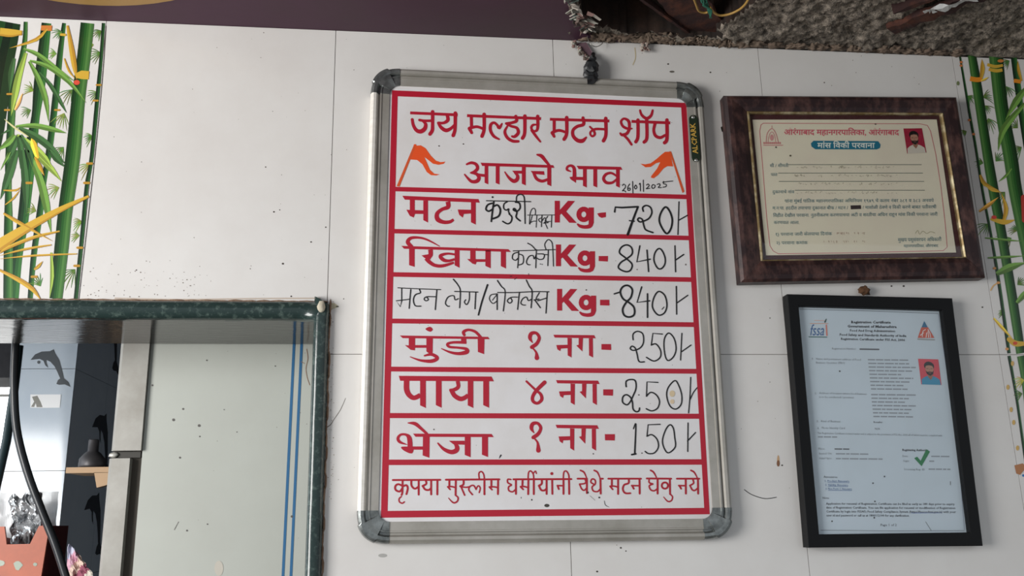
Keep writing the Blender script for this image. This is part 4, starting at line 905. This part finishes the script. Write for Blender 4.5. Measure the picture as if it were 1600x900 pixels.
c2, O, I = picture('framed_certificate', 'pale printed registration certificate in a plain black frame with a green tick', [(1230,459.5),(1488,466),(1536,853),(1263,855.7)], [(1248,478),(1472,484.5),(1515.6,832),(1280,835)], 0.016,
    [(0, .0008), (0, .0155), (.06, .0160), (.94, .0160), (1, .0155), (1, .007)], M_blackframe, None)
q = [at(x, y, -.0085) for x, y in [(1244,474),(1476,481),(1519,836),(1276,839)]]; g = G().prism(q, [p+Vector((0, .002, 0)) for p in q]); sheet = g.build('paper_sheet', M_paper2, c2)
P = Print(0.0086); BK = (70, 74, 80); GY = (128, 134, 140); DKT = (44, 46, 52)
P.stroke([(1249,483),(1360,486),(1466,490)], .8, (104,112,118), 1, smooth=False); P.stroke([(1466,490),(1482,600),(1498,720),(1507,828)], .7, (130,140,160), 1, smooth=False); P.stroke([(1282,828.5),(1400,829.5),(1507,829)], .8, (104,112,118), 1, smooth=False)
P.text('Registration Certificate', 1330, 505, 1392, 505.5, 5.6, DKT, 2, .03); P.text('Government of Maharashtra', 1324, 511.5, 1401, 512.5, 5.6, DKT, 2, .03); P.text('Food And Drug Administration', 1328, 518, 1398.5, 519, 5, DKT, 2, .02)
P.text('Food Safety and Standards Authority of India', 1312, 524.5, 1416, 526.5, 5.2, DKT, 2, .02); P.text('Registration Certificate under FSS Act, 2006', 1314, 531, 1414, 533, 5, DKT, 2, .02)
P.text('Registration Number:', 1300, 546, 1338, 546.5, 4.4, GY, 2); P.stroke([(1344,545.5),(1373,546)], 2.4, (96,100,106), 1)
def smudge(x0, x1, y, col=(142,150,158), wd=2.0, slope=0.012):
    x = x0
    while x < x1-2:
        l = min(random.uniform(5, 15), x1-x); P.stroke([(x, y+(x-x0)*slope), (x+l, y+(x+l-x0)*slope)], wd, col, 1, cap='flat'); x += l+1.4
P.text('Name and permanent address of Food', 1275, 562, 1345, 563.5, 4.4, GY, 2); P.text('Business Operator (FBO)', 1275, 568, 1320, 568.5, 4.4, GY, 2)
for i, e_ in enumerate((1420, 1421, 1431, 1425, 1408, 1427, 1421, 1414, 1421)): smudge(1356+i*0.6, e_, 562+i*5.7)
P.text('Address of location where food business', 1280, 615.5, 1354, 617, 4.4, GY, 2); P.text('is to be conducted / premises', 1280, 621.5, 1334, 622.5, 4.4, GY, 2)
for i, e_ in enumerate((1431, 1420, 1414, 1431, 1424, 1420, 1428)): smudge(1361+i*0.6, e_, 616.5+i*5.7)
P.text('Kind of Business', 1283, 659.5, 1313, 660, 4.6, GY, 2); P.text('Retailer', 1365, 661, 1379, 661, 4.4, BK, 2); P.text('Photo Identity Card', 1284, 670, 1320, 670.5, 4.6, GY, 2); P.text('N/A', 1367, 671.5, 1375, 671.5, 4.4, GY, 2)
for x, y, n_ in ((1273, 616, '2.'), (1276, 659.5, '3.'), (1277, 670.5, '4.'), (1269, 562, '1.')): P.text(n_, x, y, x+3, y, 4.4, GY, 2)
P.text('This Registration Certificate is issued under and is subject to the provisions of FSS Act, 2006 all of which must be complied with', 1277, 678, 1472, 682, 4.4, GY, 2); smudge(1278, 1308, 682.5)
P.text('Place:', 1279, 702.5, 1289, 702.5, 4.4, GY, 2); smudge(1304, 1327, 701.5, (96,100,106)); P.text('Issued On:', 1280, 710, 1300, 710, 4.4, GY, 2); smudge(1306, 1360, 709); P.text('Valid Upto:', 1280, 717.5, 1300, 717.5, 4.4, GY, 2); smudge(1306, 1379, 716.5)
P.text('Registering Authority', 1410, 704.5, 1450, 705, 4.8, DKT, 2, .02); P.text('Date:', 1410, 714, 1419, 714, 4.4, GY, 2); smudge(1455, 1484, 713); P.text('Sign:', 1411, 721.5, 1421, 721.5, 4.4, GY, 2); smudge(1452, 1462, 720.5); P.text('Licensing Reg. ID', 1413, 734.5, 1445, 735, 4.4, GY, 2); smudge(1451, 1485, 733)
P.poly([(1428.5,716),(1433,713.5),(1438.5,720),(1447.5,702),(1453,705.5),(1440,728.5)], (32, 122, 72), 3)
P.text('Annexures:', 1287, 746.5, 1309, 746.8, 4.6, DKT, 2)
for i, (t_, e_) in enumerate((('1. Product Annexure', 1327), ('2. Validity Annexure', 1325), ('3. Non Form C Annexure', 1331))):
    y = 753+i*6.1; P.text(t_, 1289+i*.5, y, e_, y+.3, 4.6, (40, 92, 150), 2); P.stroke([(1293+i*.5, y+1), (e_, y+1.3)], .6, (40,92,150), 1)
P.text('Note:', 1285.5, 779.5, 1296, 779.5, 4.6, DKT, 2)
for i, (t_, e_) in enumerate((('Application for renewal of Registration Certificate can be filed as early as 180 days prior to expiry', 1491.5), ('date of Registration Certificate. You can file application for renewal or modification of Registration', 1492.5),
                              ("Certificate by login into FSSAI's Food Safety Compliance System (https://foscos.fssai.gov.in) with your", 1493.5), ('user id and password or call us at 1800112100 for any clarification.', 1421))):
    y = 788.5+i*6.1; P.text(t_, 1290.5+i*.3, y, e_, y+(.8 if i < 3 else .5), 4.9, BK, 2, .012)
P.stroke([(1424,801.5),(1472,801.2)], .7, (30,80,170), 1); P.text('Page 1 of 2', 1376, 822, 1401, 822, 5.2, BK, 2)
for x, y in ((1300, 814.5), (1366, 809), (1382, 744.5), (1364, 755), (1367, 783.5), (1312, 580)): P.disc(x, y, 1.3, 1.3, (60, 64, 66), 3, 8)
P.stroke([(1446,815),(1455,829)], .6, (100,104,104), 2); P.stroke([(1485,752),(1485,758)], 1, (110,114,118), 2)
P.build('printed_text', M_vinyl, sheet)
P = Print(0.0087)
P.text('fssa', 1266, 524, 1287.5, 524, 25, (52, 96, 150), 2, 0.0, 0.25, res=3); P.stroke([(1265.5,505.5),(1294,505.5)], .9, (214,150,120), 2); P.stroke([(1272,500.5),(1288,501)], .7, (222,160,130), 2)
P.stroke([(1291,508),(1292,524)], 2.0, (214,120,100), 2); P.stroke([(1289,503),(1291,498.5)], [2.4,1.2], (44,70,64), 3); P.stroke([(1264,526.3),(1292,526.8)], 1.4, (30,92,84), 2)
P.set(0, 0, 1); P.poly([(1444,501.5),(1449.5,511.5),(1440,511.5)], (40, 104, 140), 2); P.poly([(1439.5,511.5),(1450,511.5),(1460,528),(1434,528)], (200, 88, 64), 2)
for a_ in ([(1441,526),(1442,518),(1446,515)], [(1447,527),(1448,520)], [(1451,527),(1450,518)], [(1454,527),(1453,521),(1450,515)], [(1438,524),(1443,520)]): P.stroke(a_, 1.1, (224, 222, 220), 3)
P.stroke([(1434,530),(1460,531)], 1.8, (150,150,148), 2); P.build('agency_emblem', M_vinyl, sheet, True)
P = Print(0.0087); idphoto(P, [(1434.5,560.5),(1466,561.5),(1471,601.5),(1439.5,600.5)], (206,70,84), (54,140,176)); P.build('passport_photo', M_print, sheet)
q = [at(x, y, -.0130) for x, y in [(1246,477),(1474,483.5),(1517,834),(1278,837)]]; g = G().prism(q, [p+Vector((0, .001, 0)) for p in q]); g.build('glass', M_glass, c2)

# ------------------------------------------------------------------ through the hatch
def quadbox(px4, Y, depth, name, m, parent=None):
    q = [at(x, y, Y) for x, y in px4]; g = G().prism(q, [p+Vector((0, depth, 0)) for p in q]); return g.build(name, m, parent)
YP = 0.158
zt = ZO+zs-0.0005; zb = ZO+OZ0+0.0005
def xat(px, py, Y): return at(px, py, Y).x
# white board with two blue stripes
pn = empty('striped_board', (xat(350, 700, YP), YP, ZO+OZ0+0.001), 'large white board with two thin blue stripes closing the right of the hatch', 'board')
x0 = xat(236, 540, YP); x1 = 0.33
G().box((x0, YP, ZO+OZ0-0.2), (x1, YP+0.012, ZO+0.12)).build('board_sheet', M_white, pn)
P = Print(-YP+0.0003)
for a, b in (((459.8, 530), (441.8, 905)), ((471.6, 530), (454.2, 905))): P.stroke([a, ((a[0]+b[0])/2, (a[1]+b[1])/2), b, (b[0]-17, b[1]+360)], 4.2, (44, 104, 150), 1, cap='flat', smooth=False)
for x, y, r_ in ((238,602,1.6),(286,639,1.6),(271,656,2.2),(311,665,2.2),(312,682,1.2),(281,715,1.6),(323,563,1.2),(430,572,1),(370,675,.8),(292,829,1.5),(324,819,1.1),(456,807,2),(350,640,.8)): P.disc(x, y, r_, r_, (92, 88, 84), 2, 8)
P.stroke([(272,828),(279,815)], .8, (120,116,110), 2); P.stroke([(479,545),(481,560),(478,575),(480,590),(484,602)], .8, (150, 110, 84), 2); P.stroke([(470,565),(476,568)], .7, (150,110,84), 2); P.disc(342, 888, 7, 12, (196,190,178), 1)
P.build('blue_stripes', M_vinyl, pn)
# steel post: upper cover and lower channel
YF = 0.152
post = empty('steel_post', (xat(195, 700, YF), YF+.01, ZO+OZ0+0.001), 'dull steel upright with a cut channel left of the striped board', 'post')
def chan(xl, xr, z0, z1, Y, dep, ch, name, m):
    q = [(xl, Y+dep), (xl, Y+ch), (xl+ch*0.8, Y), (xr, Y), (xr, Y+dep)]
    g = G().prism([(x, y, z0) for x, y in q], [(x, y, z1) for x, y in q]); return g.build(name, m, post)
zcut = at(200, 704, YF).z; z2 = at(190, 716, YF).z
chan(xat(187, 540, YF), x0-0.0005, zcut, ZO+zs+0.1, YF+.0, .05, .006, 'upper_cover', M_steel)
xl = xat(186, 540, YF); xr2 = xat(203, 717, YF)
chan(xl-0.001, xr2, ZO+OZ0-0.2, z2, YF, .02, .006, 'lower_channel', M_steel)
G().box((xr2, YF+.012, ZO+OZ0-0.2), (x0-0.0005, YF+.05, zcut)).build('dark_recess', mat('dark_brown_fill', (70, 64, 56), .7), post)  # gap beside the lower channel filled with plain dark brown
g = G(); g.box((xl+.004, YF+.006, z2+.001), (x0-.002, YF+.03, zcut-.001)); g.build('bracket', mat('dark_iron', (60, 58, 54), .5, .4), post)
g = G(); g.blob(at(177, 711, YF+.004), (.006, .003, .004), .3, 2, 2); g.build('bolt_head', mat('zinc', (210, 208, 200), .4, .5), post, True)
# kitchen behind
rm = []
xp = xat(121, 545, 0.75)
pil = empty('wall_left', (xp-0.1, 0.9, 0), kind='structure')
G().box((xp-0.118, 0.754, 0), (xp-0.004, 1.30, ZO+ZT+0.30)).build('pillar_core', M_core, pil)
zz = [0, .3, .6, .9, 1.2]; base = at(60, 655, .75).z
rows = [base-0.9+0.2*i for i in range(0, 9)]
for i in range(8):
    a, b = max(0.001, rows[i]+.0005), rows[i+1]-.0005
    G().box((xp-0.118, 0.75, a), (xp, 0.754, b)).build('tile', M_bluetile, pil)
    for j in range(2):
        G().box((xp-0.004, 0.7545+j*.2, a), (xp+0.0002, 0.9535+j*.2, b)).build('tile', M_bluetile, pil)
def dolphin(P, T, c1_, c2_):
    P.poly([T(x, y) for x, y in [(330,570),(380,510),(450,480),(540,475),(580,455),(595,500),(640,570),(665,660),(690,770),(740,810),(760,862),(700,835),(640,840),(610,830),(625,790),(650,770),(620,700),(590,640),(545,590),(500,570),(500,600),(520,655),(490,630),(470,580),(430,560),(380,565)]], c1_, 2)
P = Print(-0.7496+0.0001).set(0, 480, 6.923)
dolphin(P, lambda x, y: (x, y), (92, 96, 100), None); P.disc(418, 595, 16, 18, (100,104,108), 2)
P.build('dolphin_print', M_print, pil)
P = Print(-0.7496+0.0001).set(0, 600, 6)
P.poly([(285,98),(572,98),(560,222),(400,224),(285,222)], (250,250,250), 3); P.poly([(290,215),(320,165),(300,120),(350,110),(380,165),(400,218)], (140,138,130), 4); P.poly([(318,222),(335,180),(345,222)], (245,245,245), 5)
P.build('white_sticker', M_print, pil)
# dolphin on the shaded side of the pillar
g = G()
def sidepoly(pts, T, col):
    fs = tessellate_polygon([[Vector((x, y, 0)) for x, y in pts]]); k = len(g.v); g.v += [T(x, y) for x, y in pts]
    for f in fs: g.f.append(tuple(k+i for i in f)); g.c.append(lin(col))
dol = [(330,570),(380,510),(450,480),(540,475),(580,455),(595,500),(640,570),(665,660),(690,770),(740,810),(760,862),(700,835),(640,840),(610,830),(625,790),(650,770),(620,700),(590,640),(545,590),(500,570),(500,600),(520,655),(490,630),(470,580),(430,560),(380,565)]
for zc_ in (rows[5]+.10, rows[4]+.07, rows[3]+.1):
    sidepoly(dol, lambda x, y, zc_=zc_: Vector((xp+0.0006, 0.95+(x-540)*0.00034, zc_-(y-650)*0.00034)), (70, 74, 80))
g.build('dolphin_print', M_print, pil)
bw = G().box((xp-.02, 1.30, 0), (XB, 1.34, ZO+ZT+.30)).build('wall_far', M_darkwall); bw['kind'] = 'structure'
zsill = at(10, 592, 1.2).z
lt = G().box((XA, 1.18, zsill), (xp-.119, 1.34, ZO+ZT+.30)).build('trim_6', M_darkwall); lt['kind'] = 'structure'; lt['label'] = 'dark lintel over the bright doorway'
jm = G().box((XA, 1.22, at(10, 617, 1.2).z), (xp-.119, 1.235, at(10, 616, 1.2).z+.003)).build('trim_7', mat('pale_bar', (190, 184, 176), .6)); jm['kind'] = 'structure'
wr = G().box((0.36, 0.17, 0), (0.40, 0.60, ZO+ZT+.30)).build('light_blocking_wall', M_darkwall); wr['kind'] = 'structure'  # unseen wall, added and cut short to set the shade behind the hatch
# slanting dark pipe
g = G().tube([at(30, 540, .62), at(22, 610, .62), at(10, 690, .60), at(-6, 760, .58), at(-60, 1030, .5)], 0.0075, 10)
o = g.build('slanted_pipe', M_teal, None, True); tag(o, 'dark teal pipe slanting beside the dolphin tiled pillar', 'pipe')
ow = G().box((-3.2, 3.0, 0), (0.6, 3.05, 3.4)).build('bright_backdrop_wall', mat('backdrop_white', (246, 246, 244), .8)); ow['kind'] = 'structure'  # made-up white wall, added to make the doorway look bright
# shelf and bowl
YS = 0.73
sh = empty('wall_shelf', at(150, 757, YS), 'narrow pale wooden shelf behind the steel post', 'shelf')
zsh = at(130, 730, YS-0.10).z; xs0 = xat(103, 735, YS-.1); xs1 = xat(210, 735, YS-.1)
zsl = at(130, 739, YS-.10).z
G().box((xs0, YS-.10, zsl), (xs1, YS+.0, zsh)).build('shelf_board', M_wood, sh)
quadbox([(147,738),(170,738),(170,756),(166,758),(151,762)], YS-.10, .02, 'bracket', M_wood, sh)
pb_ = at(143, 730, YS-.05); g = G(); k = (xat(163, 730, YS-.05)-xat(122, 730, YS-.05))/2
g.lathe((pb_.x, YS-.05, zsh+.0005), [(0.001, 0), (k*.95, 0), (k, .006), (k*.96, .018), (k*.62, .028), (k*.40, .032), (k*.40, .052), (k*.36, .054), (0.001, .054)], 24)
o = g.build('steel_pot', M_bowl, None, True); tag(o, 'dark round metal pot standing on the wooden shelf', 'pot')
# black cable
YC = 0.185
g = G().tube(crom([at(27, 500, YC), at(24, 540, YC), at(22, 600, YC), at(26, 670, YC), at(42, 735, YC), at(64, 795, YC), at(86, 850, YC), at(104, 905, YC), at(122, 960, YC), at(132, 1060, YC)], 5), 0.0052, 10)
o = g.build('power_cable', M_cable, None, True); tag(o, 'thick black cable curving down across the left of the hatch', 'cable')
# counter that carries crate and cloth
zct = at(60, 1060, .35).z
ct = G().box((-0.60, 0.22, zct-.03), (0.33, 0.74, zct)).build('counter_top', M_granite); tag(ct, 'stone worktop behind the hatch, below the crate', 'worktop')
# orange crate with notched front
YK = 0.34
cr_ = empty('plastic_crate', at(10, 1038, YK+.1), 'terracotta orange plastic crate with a notched front at the bottom left', 'crate')
zk1 = at(40, 822, YK).z; xk0 = xat(-90, 860, YK); xk1 = xat(77, 822, YK); zn = at(40, 850, YK).z; xn0 = xat(6, 830, YK); xn1 = xat(60, 830, YK)
zk0 = zct+.0005
g = G(); q = [(xk0, zk0), (xk1-.012, zk0), (xk1, zk1), (xn1, zk1), (xn1-.01, zn), (xn0+.006, zn), (xn0, zk1), (xk0, zk1)]
g.prism([(x, YK, z) for x, z in q], [(x, YK+.004, z) for x, z in q]); g.build('front_wall', M_orange, cr_)
g = G(); g.box((xk1-.012, YK+.004, zk0), (xk1-.008, YK+.10, zk1)); g.box((xk0, YK+.004, zk0), (xk0+.004, YK+.10, zk1)); g.box((xk0, YK+.10, zk0), (xk1-.008, YK+.104, zk1)); g.build('side_wall', mat('dark_red_plastic', (110, 44, 42), .5), cr_)
G().box((xk0+.004, YK+.004, zk0), (xk1-.012, YK+.10, zk0+.004)).build('base', M_orange, cr_)
P = Print(-YK+.0003)
for x, y, r_ in ((2, 880, 5), (28, 883, 7), (55, 882, 3)): P.poly([(x+r_*math.cos(t)*random.uniform(.8, 1.2), y+r_*math.sin(t)*random.uniform(.8, 1.2)) for t in [i*.7 for i in range(9)]], (150, 160, 142), 1)
P.build('worn_spots', M_print, cr_)
def crumple(name, px4, Y, amp, fr, m, label, cat, nx=26, ny=26, depth=0.0, seed=0, cfun=None):
    g = G(); C = [Vector((x, y)) for x, y in px4]
    for j in range(ny+1):
        for i in range(nx+1):
            u, v = i/nx, j/ny; p = lerp4([Vector((c.x, c.y)) for c in C], u, v)
            d = amp*(noise.noise(Vector((u*fr+seed, v*fr, 1)))+.6*abs(noise.noise(Vector((u*fr*2.3, v*fr*2.3+seed, 4)))))
            g.v.append(at(p.x+amp*400*noise.noise(Vector((v*5, u*2+seed, 7))), p.y+amp*300*noise.noise(Vector((u*5, v*2+seed, 9))), Y+d+depth*v))
    for j in range(ny):
        for i in range(nx):
            g.f.append((j*(nx+1)+i, (j+1)*(nx+1)+i, (j+1)*(nx+1)+i+1, j*(nx+1)+i+1)); g.c.append(cfun(i/nx, j/ny) if cfun else None)
    o = g.build(name, m); s_ = o.modifiers.new('thickness', 'SOLIDIFY'); s_.thickness = 0.0008
    return tag(o, label, cat)
crumple('foil_bag', [(16,776),(66,770),(70,850),(18,852)], YK+.03, .022, 3.2, M_foil, 'crinkled silver foil bag standing in the orange crate', 'bag', depth=0)
crumple('plastic_sheet', [(1,770),(92,768),(84,850),(-4,838)], YK+.075, .006, 2.0, M_plastic, 'white plastic sheet bunched behind the foil bag in the crate', 'sheet', seed=3)
crumple('patterned_cloth', [(108,850),(124,868),(150,905),(100,925)], YK+.02, .01, 3, M_cloth, 'crumpled pink and white cloth lying right of the black cable', 'cloth', 16, 16, 0, 5,
        lambda u, v: lin([(206, 208, 226), (226, 178, 196), (232, 205, 190), (160, 90, 110), (224, 214, 200)][int((u*2.2+v*3.4)) % 5]))
